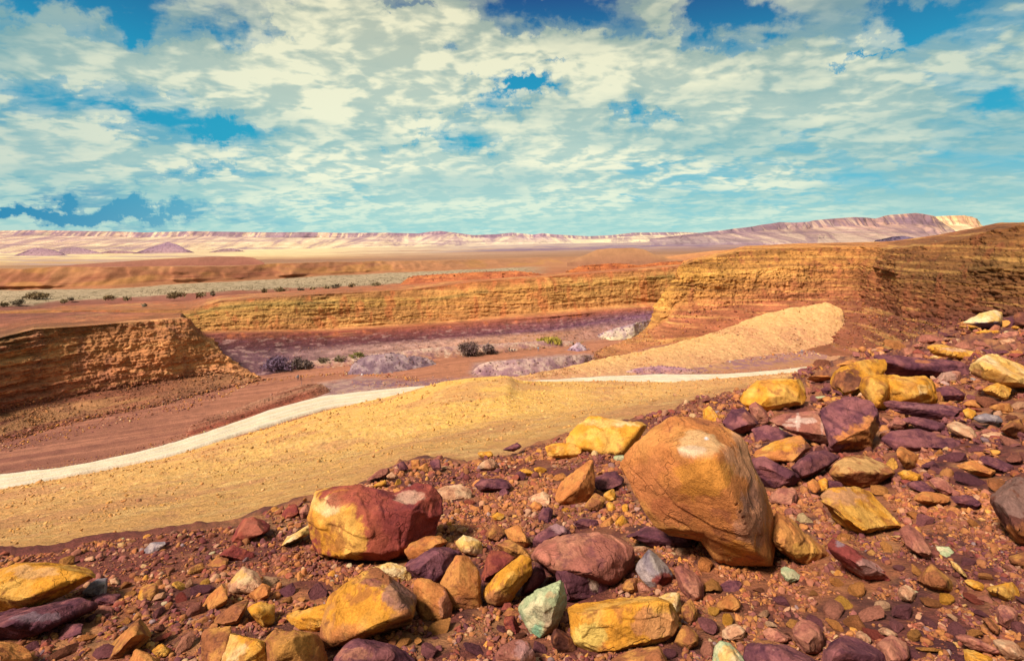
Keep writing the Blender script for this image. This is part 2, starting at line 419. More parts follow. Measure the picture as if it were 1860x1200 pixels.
# --- canyon floor
ZF = -42.0
def dF(py): return -ZF * F / (np.asarray(py, float) - HY)
def in_band(px, py, top, bot, soft=5):
    """1 between two lines drawn on the plan of the floor"""
    t = np.interp(px, [q[0] for q in top], [q[1] for q in top]); b = np.interp(px, [q[0] for q in bot], [q[1] for q in bot])
    x0 = max(top[0][0], bot[0][0]); x1 = min(top[-1][0], bot[-1][0])
    return ss(py, t - soft, t + soft) * ss(b - py, -soft, soft) * ss(px, x0 - 10, x0 + 10) * ss(x1 - px, -10, 10)
def floor_z(x, y):
    p = np.stack([x, y, x * 0], -1)
    return ZF + 0.12 * fbm(p, 0.05, 4) + 0.05 * fbm(p, 0.6, 3)
def build_floor():
    gx, gy = np.meshgrid(np.linspace(-330, 260, 1300), 1 / np.linspace(1 / 62, 1 / 300, 700))
    x = gx.ravel(); y = gy.ravel(); z = floor_z(x, y)
    px = HX + F * x / y; py = HY - F * ZF / y
    P = np.stack([x, y, z], -1)
    n = fbm(P, 0.06, 4, 0.6); n2 = fbm(P, 0.4, 4, 0.65, 3.0)
    base = mixc(C(176, 116, 84), C(194, 130, 90), ss(px, 300, 900))
    base = mixc(base, C(150, 98, 76), ss(px, 500, 0) * 0.8)
    # tyre tracks along the dry bed
    tr = fbm(P @ np.array([[0.86, -0.5, 0], [0.5, 0.86, 0], [0, 0, 1]]), (0.012, 0.45, 1), 3, 0.6)
    base = mixc(base, C(214, 146, 108), 0.5 * ss(tr, 0.0, 0.4)); base = mixc(base, C(150, 92, 74), 0.4 * ss(-tr, 0.05, 0.4))
    def paint(top, bot, col, amt=1.0, soft=5):
        nonlocal base
        m = in_band(px + 14 * n, py + 5 * n2, top, bot, soft) * amt
        base = mixc(base, col, m)
    gravel = mixc(C(158, 122, 116), C(202, 168, 142), ss(n2, -0.2, 0.3))
    paint([(400, 770), (480, 735), (560, 700), (650, 684), (720, 690)], [(400, 772), (480, 745), (600, 722), (720, 706)], gravel, 0.9)
    paint([(640, 690), (760, 690), (860, 684), (940, 680), (1010, 680)], [(640, 700), (760, 704), (900, 712), (1010, 700)], mixc(C(146, 106, 112), C(196, 150, 122), ss(n2, -0.1, 0.3)), 0.9)
    paint([(860, 660), (1000, 645), (1080, 642)], [(860, 685), (1000, 672), (1080, 652)], gravel, 0.9)
    paint([(960, 675), (1150, 664), (1300, 655), (1420, 642), (1540, 636)], [(960, 696), (1100, 690), (1240, 682), (1400, 668), (1540, 654)], mixc(C(168, 120, 116), C(208, 156, 104), ss(n2 + 0.4 * n, -0.1, 0.25)), 0.95)
    paint([(1230, 650), (1400, 640), (1700, 640)], [(1230, 656), (1400, 647), (1700, 656)], C(190, 138, 116), 0.9, 3)
    paint([(1140, 682), (1300, 678), (1420, 658), (1560, 650)], [(1140, 679), (1300, 672), (1420, 667), (1560, 662)], C(206, 150, 90), 0.7)
    paint([(500, 640), (700, 628), (900, 610), (1250, 588)], [(500, 664), (700, 650), (840, 636), (1040, 622), (1250, 600)], mixc(C(168, 122, 104), C(200, 158, 122), ss(n2, -0.2, 0.3)), 0.9)
    base = mixc(base, C(120, 76, 62), 0.4 * ss(n2, 0.2, 0.5)) * 0.92
    o = mesh_np('riverbed', P, grid_faces(700, 1300), M_floor, base)
    tag(o, kind='structure')
build_floor()

# --- white gravel road
def build_road(farp, nearp, n, name='road'):
    farp = np.array(farp, float); nearp = np.array(nearp, float)
    t = np.linspace(0, 1, n)
    def res(c):
        s = np.r_[0, np.cumsum(np.abs(np.diff(c[:, 0])))]; s /= s[-1]
        return np.stack([np.interp(t, s, c[:, 0]), np.interp(t, s, c[:, 1])], 1)
    a = res(farp); b = res(nearp)
    a[:, 1] = smooth1(a[:, 1], 9); b[:, 1] = smooth1(b[:, 1], 9)
    zr = ZF + 0.55
    def w3(c, z): return W(c[:, 0], c[:, 1], -z * F / (c[:, 1] - HY))
    A = w3(a, zr); B_ = w3(b, zr)
    m = 13
    s = np.linspace(0, 1, m)[None, :, None]
    P = A[:, None] * (1 - s) + B_[:, None] * s
    prof = np.array([0, .10, .14, .10, .05, .08, .13, .13, .08, .05, .10, .10, 0])
    P[..., 2] += 0.4 * prof[None]
    jit = 1.0 * fbm(P.reshape(-1, 3), 0.16, 3, 0.5).reshape(n, m)
    dirv = (B_ - A); dirv /= np.linalg.norm(dirv, axis=1)[:, None]
    edge = np.zeros(m); edge[0] = -1; edge[-1] = 1
    P += dirv[:, None] * (edge[None] * (0.9 * jit))[..., None]
    lo0 = P[:, :1].copy(); lo0[..., 2] -= 1.0; lo0 -= dirv[:, None] * 0.8
    lo1 = P[:, -1:].copy(); lo1[..., 2] -= 1.0; lo1 += dirv[:, None] * 0.8
    P = np.concatenate([lo0, P, lo1], 1)
    cc = np.tile(C(236, 224, 184), (n, m + 2, 1)) * 1.04
    for j in (4, 5, 10, 11): cc[:, j] = C(234, 216, 168) * 1.05
    cc[:, 0] = cc[:, -1] = C(206, 160, 110)
    cc[:, 8] = C(228, 212, 166)
    o = mesh_np(name, P.reshape(-1, 3), grid_faces(n, m + 2), M_floor, cc.reshape(-1, 3)); tag(o, kind='structure')
build_road([(-500, 884), (-150, 870), (0, 860), (100, 849), (180, 836), (250, 821), (330, 798), (400, 776), (450, 758), (500, 741), (550, 727), (600, 717), (700, 706), (790, 699), (900, 692)],
           [(-500, 912), (-150, 900), (0, 885), (100, 866), (180, 850), (250, 837), (330, 819), (400, 796), (450, 780), (500, 766), (550, 751), (600, 737), (700, 724), (790, 712), (900, 704)], 420)
build_road([(930, 692), (1000, 689), (1050, 686), (1120, 682), (1200, 679), (1280, 679.5), (1350, 677), (1420, 671), (1490, 663), (1560, 652)],
           [(930, 704), (1000, 702), (1050, 700), (1120, 698), (1200, 697), (1280, 696), (1350, 690), (1420, 681), (1490, 669), (1560, 657)], 260)

# --- strata helpers
def strata_disp(amp, zf, big=1.0, bf=0.03, rough=0.25, foot=0.0):
    def f(P, n, v, px):
        q = P.copy(); q[:, 2] += 2.0 * fbm(P, 0.015, 3)
        s = fbm(q, (0.07, 0.07, zf), 4, 0.68) * (0.4 + 1.3 * ss(fbm(q, (0.02, 0.02, 0.22), 2, 0.5, 71.0), -0.15, 0.25))
        led = s * (0.6 + 1.2 * ss(fbm(P, 0.05, 2, 0.5, 3.0), -0.2, 0.3))
        g = ridge(P, (0.11, 0.11, 0.03), 3, 11.0) - 0.4          # gullies down the face
        cr = np.minimum(0, 0.12 - np.abs(pn(P, (0.16, 0.16, 0.02), 60.0))) 
        h = amp * led + big * (fbm(P, bf, 3) - 0.30 * g) + rough * (fbm(P, 0.5, 4, 0.62) + 0.5 * fbm(P, 1.6, 3, 0.6, 5.0))
        steep = 1 - 0.8 * ss(np.abs(n[:, 2]), 0.80, 0.97)
        m = n.copy(); m[:, 2] *= 0.35
        return P + m * (h * steep)[:, None]
    return f
def strata_col(dark, light, zf, amt=0.6, stain=None, mot=0.35, gain=1.0):
    def f(P, v, px, b):
        q = P.copy(); q[:, 2] += 1.2 * fbm(P, 0.012, 2)
        s = fbm(q, (0.02, 0.02, zf), 4, 0.62, 2.0)
        b = mixc(b, dark, amt * ss(s, 0.08, 0.30)); b = mixc(b, light, amt * ss(-s, 0.10, 0.38))
        nn = fbm(P, 0.09, 4, 0.62, 21.0)
        b = b * (1 + mot * nn)[:, None]
        if stain is not None:
            st = fbm(P, (0.22, 0.22, 0.02), 3, 0.6, 40.0)
            b = mixc(b, stain, 0.55 * ss(st, 0.12, 0.42))
        return b * (gain(v)[:, None] if callable(gain) else gain)
    return f

# --- main cliff across the canyon
c_face = C(222, 166, 84); c_face2 = C(214, 150, 84)
xs = lambda L_, f: [(a, b, f(b)) for a, b in L_]
def mainc():
    cur = [
        [(-700, 760, 160), (345, 740, 165), (480, 700, 170), (620, 680, 186), (800, 662, 200), (1000, 642, 221), (1190, 616, 254), (1400, 600, 270)],
        [(-700, 700, 162), (345, 686, 171), (480, 681, 174), (560, 668, 184), (620, 661, 190), (700, 654, 195), (800, 643, 206), (900, 634, 215), (1000, 624, 226), (1100, 611, 242), (1190, 599, 259), (1400, 588, 275)],
        [(-700, 656, 178), (345, 646, 182), (460, 645, 186), (600, 637, 198), (800, 621, 216), (1000, 607, 233), (1100, 594, 252), (1190, 582, 266), (1400, 572, 280)],
        [(-700, 640, 183), (345, 632, 186), (460, 632, 190), (600, 627, 203), (800, 613, 220), (1000, 599, 237), (1100, 582, 256), (1190, 570, 270), (1400, 560, 284)],
        [(-700, 612, 186), (345, 607, 189), (460, 605, 195), (600, 603, 209), (800, 590, 226), (1000, 575, 243), (1100, 566, 260), (1190, 559, 273), (1400, 550, 287)],
        [(-700, 605, 190), (345, 600, 192), (460, 599, 202), (600, 596, 216), (800, 584, 233), (1000, 566, 250), (1100, 556, 265), (1190, 548, 278), (1400, 540, 290)],
        [(-700, 578, 193), (345, 572, 195), (370, 565, 198), (400, 557, 202), (460, 552, 206), (600, 547, 220), (730, 545, 231), (800, 541, 237), (860, 530, 243), (1000, 520, 254), (1100, 511, 269), (1220, 500, 282), (1400, 490, 294)],
        [(-700, 572, 195), (345, 562, 197), (370, 555, 200), (400, 547, 204), (460, 542, 208), (600, 533, 222), (730, 527, 234), (800, 520, 241), (860, 512, 247), (1000, 502, 258), (1100, 494, 272), (1220, 484, 285), (1400, 474, 297)],
        [(-700, 555, 250), (0, 553, 250), (345, 546, 244), (400, 537, 250), (600, 524, 285), (730, 516, 310), (860, 506, 330), (1000, 496, 350), (1220, 478, 380), (1400, 470, 400)],
        [(-700, 545, 300), (345, 545, 300), (600, 523, 320), (1000, 505, 380), (1400, 490, 430)]]
    y = c_face
    kol = [C(170, 110, 90), [(345, C(110, 70, 62)), (500, C(118, 82, 86)), (620, C(160, 118, 102)), (900, C(202, 146, 104)), (1190, C(190, 140, 120))],
           [(345, C(110, 72, 72)), (500, C(128, 90, 92)), (620, C(186, 144, 126)), (800, C(212, 166, 136)), (1000, C(206, 150, 104)), (1190, C(160, 120, 128))],
           [(345, C(98, 58, 56)), (500, C(104, 62, 64)), (800, C(122, 72, 72)), (1190, C(138, 96, 112))],
           [(345, C(122, 70, 56)), (600, C(150, 78, 58)), (800, C(160, 86, 64)), (1190, C(178, 108, 80))],
           [(345, C(188, 132, 72)), (600, C(214, 152, 86)), (1190, C(218, 154, 84))],
           [(345, C(190, 146, 72)), (600, C(206, 166, 84)), (860, C(216, 156, 78)), (1220, C(214, 166, 84))],
           [(345, C(160, 108, 64)), (600, C(166, 110, 68)), (860, C(186, 116, 64)), (1220, C(176, 106, 66))],
           [(-700, C(166, 102, 76)), (345, C(176, 110, 78)), (600, C(176, 112, 76)), (860, C(184, 114, 72)), (1220, C(196, 128, 74))], C(200, 160, 110)]
    sc_ = strata_col(C(150, 94, 56), C(232, 184, 98), 0.75, 0.40, C(204, 118, 66), 0.3, 1.2)
    def cf(P, v, px, b):
        r = sc_(P, v, px, b)
        lowm = ss(3.9 - v, 0, 0.4)   # purple foot keeps its own hues
        n = fbm(P, (0.3, 0.3, 1.5), 3, 0.6, 3.0)
        low = mixc(b, C(206, 166, 146), 0.5 * ss(n, 0.16, 0.4)); low = mixc(low, C(104, 68, 78), 0.4 * ss(-n, 0.12, 0.4))
        r = mixc(r, low, lowm)
        gb = ss(v, 5.85, 5.95) * ss(6.12 - v, 0, 0.1) * 0.6
        return mixc(r, C(150, 128, 70), gb * ss(fbm(P, 0.05, 2, 0.5, 50.0), -0.2, 0.2))
    loft('cliff', cur, kol, -700, 1400, 1400, [8, 24, 12, 22, 8, 60, 14, 16, 6], M_cliff, strata_disp(0.42, 0.7, 1.5, 0.03, 0.5), cf, 5)
mainc()

# --- near left bluff
loft('bluff', [
    [(-700, 1150, 62), (-300, 960, 84), (0, 830, 110), (300, 750, 140), (470, 700, 165), (500, 700, 168)],
    [(-700, 1080, 68), (-300, 910, 91), (0, 806, 116), (150, 766, 130), (300, 736, 143), (430, 701, 161), (470, 689, 168), (500, 690, 170)],
    [(-700, 950, 78), (-300, 820, 100), (0, 746, 127), (150, 716, 142), (300, 692, 154), (400, 677, 165), (450, 681, 168), (470, 688, 169), (500, 692, 171)],
    [(-700, 850, 80), (-300, 740, 102), (0, 682, 129), (150, 657, 144), (300, 641, 156), (380, 645, 166), (440, 670, 170), (470, 688, 170), (500, 694, 172)],
    [(-700, 780, 82), (-300, 690, 104), (0, 641, 131), (150, 621, 146), (300, 611, 158), (350, 604, 165), (370, 620, 168), (430, 660, 172), (470, 689, 171), (500, 696, 173)],
    [(-700, 730, 84), (-300, 650, 106), (0, 613, 133), (60, 598, 139), (150, 592, 148), (250, 584, 156), (340, 577, 167), (352, 586, 170), (368, 606, 173), (388, 616, 174), (398, 636, 175), (410, 660, 174), (440, 676, 173), (470, 690, 172), (500, 698, 174)],
    [(-700, 690, 102), (-300, 630, 124), (0, 600, 152), (60, 588, 158), (150, 583, 166), (250, 577, 176), (330, 571, 188), (352, 596, 184), (400, 646, 182), (440, 676, 178), (470, 694, 176), (500, 702, 176)],
    [(-700, 660, 130), (-300, 610, 150), (0, 576, 186), (150, 566, 196), (330, 561, 214), (352, 660, 196), (500, 720, 184)],
    [(-700, 580, 215), (0, 556, 215), (330, 560, 228), (352, 700, 200), (500, 730, 190)]],
    [C(170, 104, 76), [(0, C(150, 90, 64)), (470, C(190, 132, 90))], [(0, C(138, 80, 58)), (300, C(160, 100, 66)), (450, C(206, 150, 92))],
     [(0, C(168, 110, 68)), (300, C(188, 128, 74))], [(0, C(160, 108, 64)), (300, C(180, 124, 72))], [(0, C(120, 92, 52)), (345, C(150, 92, 56))],
     [(0, C(176, 110, 72)), (345, C(196, 124, 72))], C(156, 94, 74), C(160, 100, 78)],
    -700, 500, 800, [8, 40, 46, 34, 26, 10, 8, 6], M_cliff, strata_disp(0.9, 0.6, 1.8, 0.04, 1.0), strata_col(C(120, 78, 54), C(210, 160, 96), 0.6, 0.5, C(136, 88, 62), 0.4, lambda v: 1.0 + 0.75 * ss(v, 1.9, 2.2) * ss(5.5 - v, 0, 0.4)), 3)  # gain lifts the face colour to stand in for missing sunlight

# --- yellow spoil fan below the right wall
loft('slope', [
    [(930, 700, 160), (1200, 690, 172), (1400, 680, 178), (1560, 665, 182), (1600, 660, 184)],
    [(930, 687, 168), (1000, 683, 171), (1180, 671, 180), (1300, 660, 189), (1400, 645, 205), (1500, 634, 215), (1535, 628, 219), (1560, 640, 214), (1600, 650, 200)],
    [(930, 684, 171), (1000, 671, 177), (1060, 660, 185), (1100, 651, 190), (1180, 634, 204), (1300, 603, 230), (1350, 583, 240), (1400, 566, 244), (1450, 556, 246), (1500, 549, 247), (1530, 560, 244), (1540, 600, 232), (1560, 635, 220), (1600, 655, 205)],
    [(930, 690, 180), (1100, 662, 200), (1180, 644, 214), (1300, 612, 236), (1400, 572, 256), (1500, 552, 262), (1540, 600, 250), (1600, 660, 215)]],
    [C(186, 138, 96), C(208, 160, 100), C(228, 182, 102), C(190, 120, 72)], 930, 1600, 500, [6, 110, 6], M_sand,
    lambda P, n, v, px: P + n * (0.9 * fbm(P, 0.05, 3) + 0.45 * fbm(P, 0.3, 4, 0.6))[:, None], lambda P, v, px, b: slope_col(P, v, px, b) * [0.95, 0.98, 1.1] * 0.98, 11)

# --- right wall
rw_col = strata_col(C(122, 76, 44), C(230, 178, 92), 0.8, 0.55, C(168, 96, 60), 0.4, 1.08)
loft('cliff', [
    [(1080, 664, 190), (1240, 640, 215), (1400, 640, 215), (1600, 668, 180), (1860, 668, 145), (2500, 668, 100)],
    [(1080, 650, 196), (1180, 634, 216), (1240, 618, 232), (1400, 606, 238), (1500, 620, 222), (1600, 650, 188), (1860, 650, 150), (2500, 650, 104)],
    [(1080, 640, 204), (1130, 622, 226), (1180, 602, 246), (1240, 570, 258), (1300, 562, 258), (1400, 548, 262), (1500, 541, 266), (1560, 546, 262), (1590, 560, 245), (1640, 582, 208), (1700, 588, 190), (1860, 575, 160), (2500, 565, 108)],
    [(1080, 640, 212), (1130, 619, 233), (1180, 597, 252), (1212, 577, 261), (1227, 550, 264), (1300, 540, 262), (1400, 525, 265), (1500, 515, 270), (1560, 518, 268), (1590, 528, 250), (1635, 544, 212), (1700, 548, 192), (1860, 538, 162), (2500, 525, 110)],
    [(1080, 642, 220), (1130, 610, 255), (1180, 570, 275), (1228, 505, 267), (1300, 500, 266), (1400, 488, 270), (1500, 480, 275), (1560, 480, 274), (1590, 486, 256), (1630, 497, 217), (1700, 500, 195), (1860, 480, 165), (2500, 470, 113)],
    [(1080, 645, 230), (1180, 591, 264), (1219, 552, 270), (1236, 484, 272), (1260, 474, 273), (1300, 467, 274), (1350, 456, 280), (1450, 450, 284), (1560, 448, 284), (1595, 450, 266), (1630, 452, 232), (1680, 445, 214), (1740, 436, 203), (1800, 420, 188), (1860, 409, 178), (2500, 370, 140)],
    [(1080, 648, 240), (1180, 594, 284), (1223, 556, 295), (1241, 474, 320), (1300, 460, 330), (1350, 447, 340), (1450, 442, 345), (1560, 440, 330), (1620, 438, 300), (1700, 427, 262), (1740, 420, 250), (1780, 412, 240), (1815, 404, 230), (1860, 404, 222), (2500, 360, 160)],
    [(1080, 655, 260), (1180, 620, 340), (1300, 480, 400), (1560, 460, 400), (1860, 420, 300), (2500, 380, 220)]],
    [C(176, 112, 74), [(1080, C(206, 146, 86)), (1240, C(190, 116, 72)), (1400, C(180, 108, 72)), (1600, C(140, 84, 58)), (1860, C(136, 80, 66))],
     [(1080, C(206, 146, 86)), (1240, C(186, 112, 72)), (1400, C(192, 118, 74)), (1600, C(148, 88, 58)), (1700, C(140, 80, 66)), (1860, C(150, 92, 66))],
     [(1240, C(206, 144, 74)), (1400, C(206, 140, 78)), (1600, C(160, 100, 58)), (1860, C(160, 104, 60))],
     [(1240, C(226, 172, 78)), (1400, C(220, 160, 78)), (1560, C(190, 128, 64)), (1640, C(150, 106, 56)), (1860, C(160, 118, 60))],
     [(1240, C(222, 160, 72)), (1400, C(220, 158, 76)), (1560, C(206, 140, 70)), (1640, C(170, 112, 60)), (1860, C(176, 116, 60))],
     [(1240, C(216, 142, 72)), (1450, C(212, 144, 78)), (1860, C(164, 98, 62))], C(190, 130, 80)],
    1080, 2500, 1000, [8, 40, 24, 46, 44, 20, 6], M_cliff, strata_disp(0.85, 0.38, 2.6, 0.03, 1.2), lambda P, v, px, b: rw_col(P, v, px, b) * (1 - 0.30 * ss(px, 1570, 1680) * ss(6.2 - v, 0, 0.6))[:, None], 3)  # shade of the right part painted in by darkening its colour

# --- plateau behind, out to the foot of the far escarpments
def plat_disp(P, n, v, px):
    h = (0.5 * fbm(P, 0.02, 3) + 0.15 * fbm(P, 0.15, 3)) * (1 - 0.0 * v)
    P = P.copy(); P[:, 1] -= 12 * fbm(P, (0.030, 0.020, 0.0), 4, 0.62, 77.0) * ss(v, 2.02, 2.25) * (1 - ss(v, 3.2, 3.9))
    hill = ss(v, 2.05, 2.4) * (1 - ss(v, 2.9, 3.3)) * 2.2 * (ridge(P, (0.02, 0.015, 0.02), 3) - 0.6)
    far = ss(v, 4.0, 5.0) * 4.0 * fbm(P, 0.004, 3)
    P = P.copy(); P[:, 2] += h + hill + far; return P
def plat_col(P, v, px, b):
    n = fbm(P, 0.05, 4, 0.6); n2 = fbm(P, (0.4, 0.2, 0.3), 4, 0.65, 7.0)
    wash = ss(v + 0.10 * n, 0.98, 1.08) * ss(2.0 - v - 0.10 * n, 0.0, 0.10) * ss(1010 - px, 0, 80)
    w = mixc(C(208, 184, 138), C(132, 116, 74), 0.75 * ss(n2, 0.04, 0.34))
    b = mixc(b, w, wash)
    hills = ss(v, 2.05, 2.2) * ss(3.3 - v, 0, 0.4)
    q = P.copy(); q[:, 0] += 10 * fbm(P, (0.05, 0.05, 0.3), 2)
    g = ridge(q, (0.028, 0.0, 0.05), 3, 6.0)
    lay = fbm(P, (0.02, 0.0, 0.9), 3, 0.6, 16.0)
    b = mixc(b, C(150, 76, 56), 0.8 * hills * np.clip(ss(g, 0.45, 0.8) * 0.6 + ss(lay, 0.12, 0.3) * ss(2.6 - v, 0, 0.4), 0, 1) * (px < 680))  # dark red layers, with gully shade painted in as well
    b = mixc(b, C(224, 162, 84), 0.6 * hills * ss(fbm(P, (0.03, 0.01, 0.1), 3, 0.6, 26.0), 0.0, 0.3))
    s = fbm(P, (0.0012, 0.006, 0.01), 4, 0.6, 12.0)
    farm = ss(v, 3.8, 4.4)
    b = mixc(b, C(176, 128, 98), farm * 0.6 * ss(s, 0.0, 0.3)); 
    vf = ss(v, 5.0, 5.6)
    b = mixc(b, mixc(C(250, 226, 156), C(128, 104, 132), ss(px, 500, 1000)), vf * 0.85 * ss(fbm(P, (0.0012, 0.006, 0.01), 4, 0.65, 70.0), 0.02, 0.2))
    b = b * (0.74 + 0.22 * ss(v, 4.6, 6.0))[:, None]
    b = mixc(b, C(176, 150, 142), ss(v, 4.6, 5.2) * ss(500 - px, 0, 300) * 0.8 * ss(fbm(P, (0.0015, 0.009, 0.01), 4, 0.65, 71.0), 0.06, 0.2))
    return b
loft('terrain', [
    [(-700, 630, 170), (0, 600, 190), (345, 600, 215), (400, 560, 240), (600, 545, 260), (1000, 525, 300), (1300, 500, 330), (1900, 500, 330)],
    [(-700, 560, 212), (0, 556, 216), (200, 542, 246), (400, 530, 272), (700, 517, 315), (760, 512, 330), (900, 506, 360), (1100, 497, 410), (1300, 482, 480), (1900, 480, 480)],
    [(-700, 528, 270), (0, 526, 284), (200, 523, 293), (400, 511, 337), (600, 500, 392), (800, 491, 452), (950, 484, 512), (1300, 472, 640), (1900, 470, 640)],
    [(-700, 492, 286), (0, 489, 298), (130, 486, 303), (200, 487, 307), (300, 484, 328), (400, 482, 351), (600, 477, 406), (800, 473, 480), (1000, 468, 640), (1300, 462, 760), (1900, 460, 800)],
    [(-700, 493, 420), (0, 491, 420), (400, 485, 480), (600, 478, 560), (1000, 466, 800), (1300, 458, 950), (1900, 458, 1000)],
    [(-700, 482, 800), (0, 482, 800), (600, 470, 1000), (1000, 458, 1300), (1300, 453, 1400), (1900, 452, 1500)],
    [(-700, 470, 1600), (0, 470, 1600), (600, 461, 1900), (1000, 450, 2200), (1300, 446, 2400), (1900, 446, 2400)],
    [(-700, 461, 3600), (0, 461, 3600), (600, 451, 3800), (1000, 442, 4400), (1300, 439, 4600), (1900, 439, 4600)],
    [(-2500, 434, 9000), (1300, 434, 12000), (4000, 434, 9000)]],
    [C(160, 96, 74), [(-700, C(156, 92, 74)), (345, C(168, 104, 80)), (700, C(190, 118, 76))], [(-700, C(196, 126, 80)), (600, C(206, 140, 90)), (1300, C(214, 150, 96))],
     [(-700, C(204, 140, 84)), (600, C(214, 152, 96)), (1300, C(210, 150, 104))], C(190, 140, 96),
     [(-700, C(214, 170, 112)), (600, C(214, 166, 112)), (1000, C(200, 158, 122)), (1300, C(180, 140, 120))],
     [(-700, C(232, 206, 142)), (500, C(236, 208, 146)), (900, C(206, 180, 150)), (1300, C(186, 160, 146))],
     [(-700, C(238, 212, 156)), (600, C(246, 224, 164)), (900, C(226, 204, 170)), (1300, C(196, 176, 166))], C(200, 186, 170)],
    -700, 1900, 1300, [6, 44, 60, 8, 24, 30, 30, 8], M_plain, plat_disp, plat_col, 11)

# --- low terraces and mounds standing on the plateau and the floor
def mound(name, top, base, depth, col_top, col_base, back=1.35, mat=None, disp=None, colf=None, flat=0.5, rows=(24, 8, 10), nc=None, kind='structure', buried=6):
    p0, p1 = base[0][0], base[-1][0]
    tp = np.array(top, float); bp = np.array(base, float)
    px = np.linspace(p0, p1, 60)
    ty = np.interp(px, tp[:, 0], tp[:, 1]); by = np.interp(px, bp[:, 0], bp[:, 1]); ty = np.minimum(ty, by)
    d0 = np.interp(px, [q[0] for q in depth], [q[1] for q in depth])
    w = (p1 - p0) / F * d0.mean()
    dep = (by - ty) / F * d0
    d1 = d0 + dep * 1.2 + 0.4; d2 = d1 + np.minimum(dep * 3, w * 0.5) * flat + 0.3; d3 = d2 + dep * 2 + 0.5
    c = [list(zip(px, by + buried, d0 * 0.995)), list(zip(px, by, d0)), list(zip(px, ty, d1)), list(zip(px, ty - 0.01, d2)), list(zip(px, by + 2, d3))]
    return loft(name, c, [col_base, col_base, col_top, col_top, col_base], p0, p1, nc or int((p1 - p0) / 1.6) + 8, [3, rows[0], rows[1], rows[2]], mat or M_cliff, disp, colf, 3, kind)
sd = strata_disp(0.35, 1.2, 0.5, 0.05, 0.25)
red_col = strata_col(C(142, 70, 48), C(222, 146, 80), 1.0, 0.55, C(160, 84, 56), 0.3)
mound('terrace', [(720, 524), (736, 508), (750, 501), (800, 498), (870, 494), (940, 492), (980, 497), (1010, 506), (1050, 503), (1075, 500), (1100, 514)],
      [(720, 526), (745, 524), (850, 520), (1000, 514), (1050, 512), (1100, 515)], [(720, 300), (1100, 300)], C(216, 132, 72), C(186, 102, 70), disp=sd, colf=red_col)
mound('terrace', [(1020, 506), (1035, 490), (1060, 482), (1120, 478), (1160, 482), (1200, 476), (1250, 474), (1330, 470), (1400, 470)],
      [(1020, 508), (1060, 503), (1150, 500), (1240, 492), (1400, 484)], [(1020, 312), (1400, 330)], C(222, 132, 66), C(150, 78, 56), disp=strata_disp(0.8, 0.8, 1.4, 0.06, 0.4), colf=red_col)
mound('hill', [(1030, 476), (1060, 464), (1085, 453), (1110, 451), (1150, 450), (1170, 453), (1190, 463), (1215, 470), (1240, 472)],
      [(1030, 478), (1120, 478), (1240, 474)], [(1030, 440), (1240, 440)], C(178, 132, 86), C(160, 112, 78), disp=sd, mat=M_plain)
mound('hill', [(1190, 470), (1240, 462), (1300, 455), (1400, 450), (1420, 450)], [(1190, 474), (1300, 470), (1420, 466)], [(1190, 520), (1420, 520)], C(206, 146, 88), C(190, 130, 84), disp=sd, mat=M_plain)
mound('hill', [(-700, 495), (-60, 492), (60, 488), (130, 481), (220, 475), (300, 470), (380, 466), (450, 466), (465, 469), (480, 477)],
      [(-700, 497), (0, 490), (220, 486), (480, 478)], [(-700, 480), (480, 560)], C(156, 106, 80), C(150, 96, 74), disp=sd, mat=M_plain, flat=1.5)
# purple volcanic hills on the far plain, colours paled as if by haze
def bump_hill(pts, base, d, c1, c2):
    f = strata_disp(0, 0.01, 16, 0.008, 8)
    mound('hill', pts, base, [(base[0][0], d), (base[-1][0], d)], c1, c2, disp=f, mat=M_far, flat=0.2, buried=2)
bump_hill([(15, 468), (40, 458), (62, 450), (90, 452), (115, 462), (122, 464), (150, 470)], [(15, 470), (150, 471)], 2300, C(166, 134, 138), C(184, 152, 142))
bump_hill([(95, 466), (118, 452), (140, 449), (160, 453), (200, 464), (215, 466)], [(95, 467), (215, 467)], 2600, C(168, 138, 142), C(190, 158, 146))
bump_hill([(170, 462), (200, 455), (230, 456), (262, 460), (290, 462)], [(170, 463), (290, 463)], 2700, C(180, 146, 144), C(196, 160, 144))
bump_hill([(240, 462), (270, 450), (305, 440), (318, 443), (335, 452), (352, 458)], [(240, 463), (352, 460)], 2500, C(156, 126, 138), C(184, 152, 144))
bump_hill([(380, 458), (405, 452), (422, 451), (450, 458)], [(380, 459), (450, 459)], 2700, C(168, 136, 140), C(206, 176, 150))

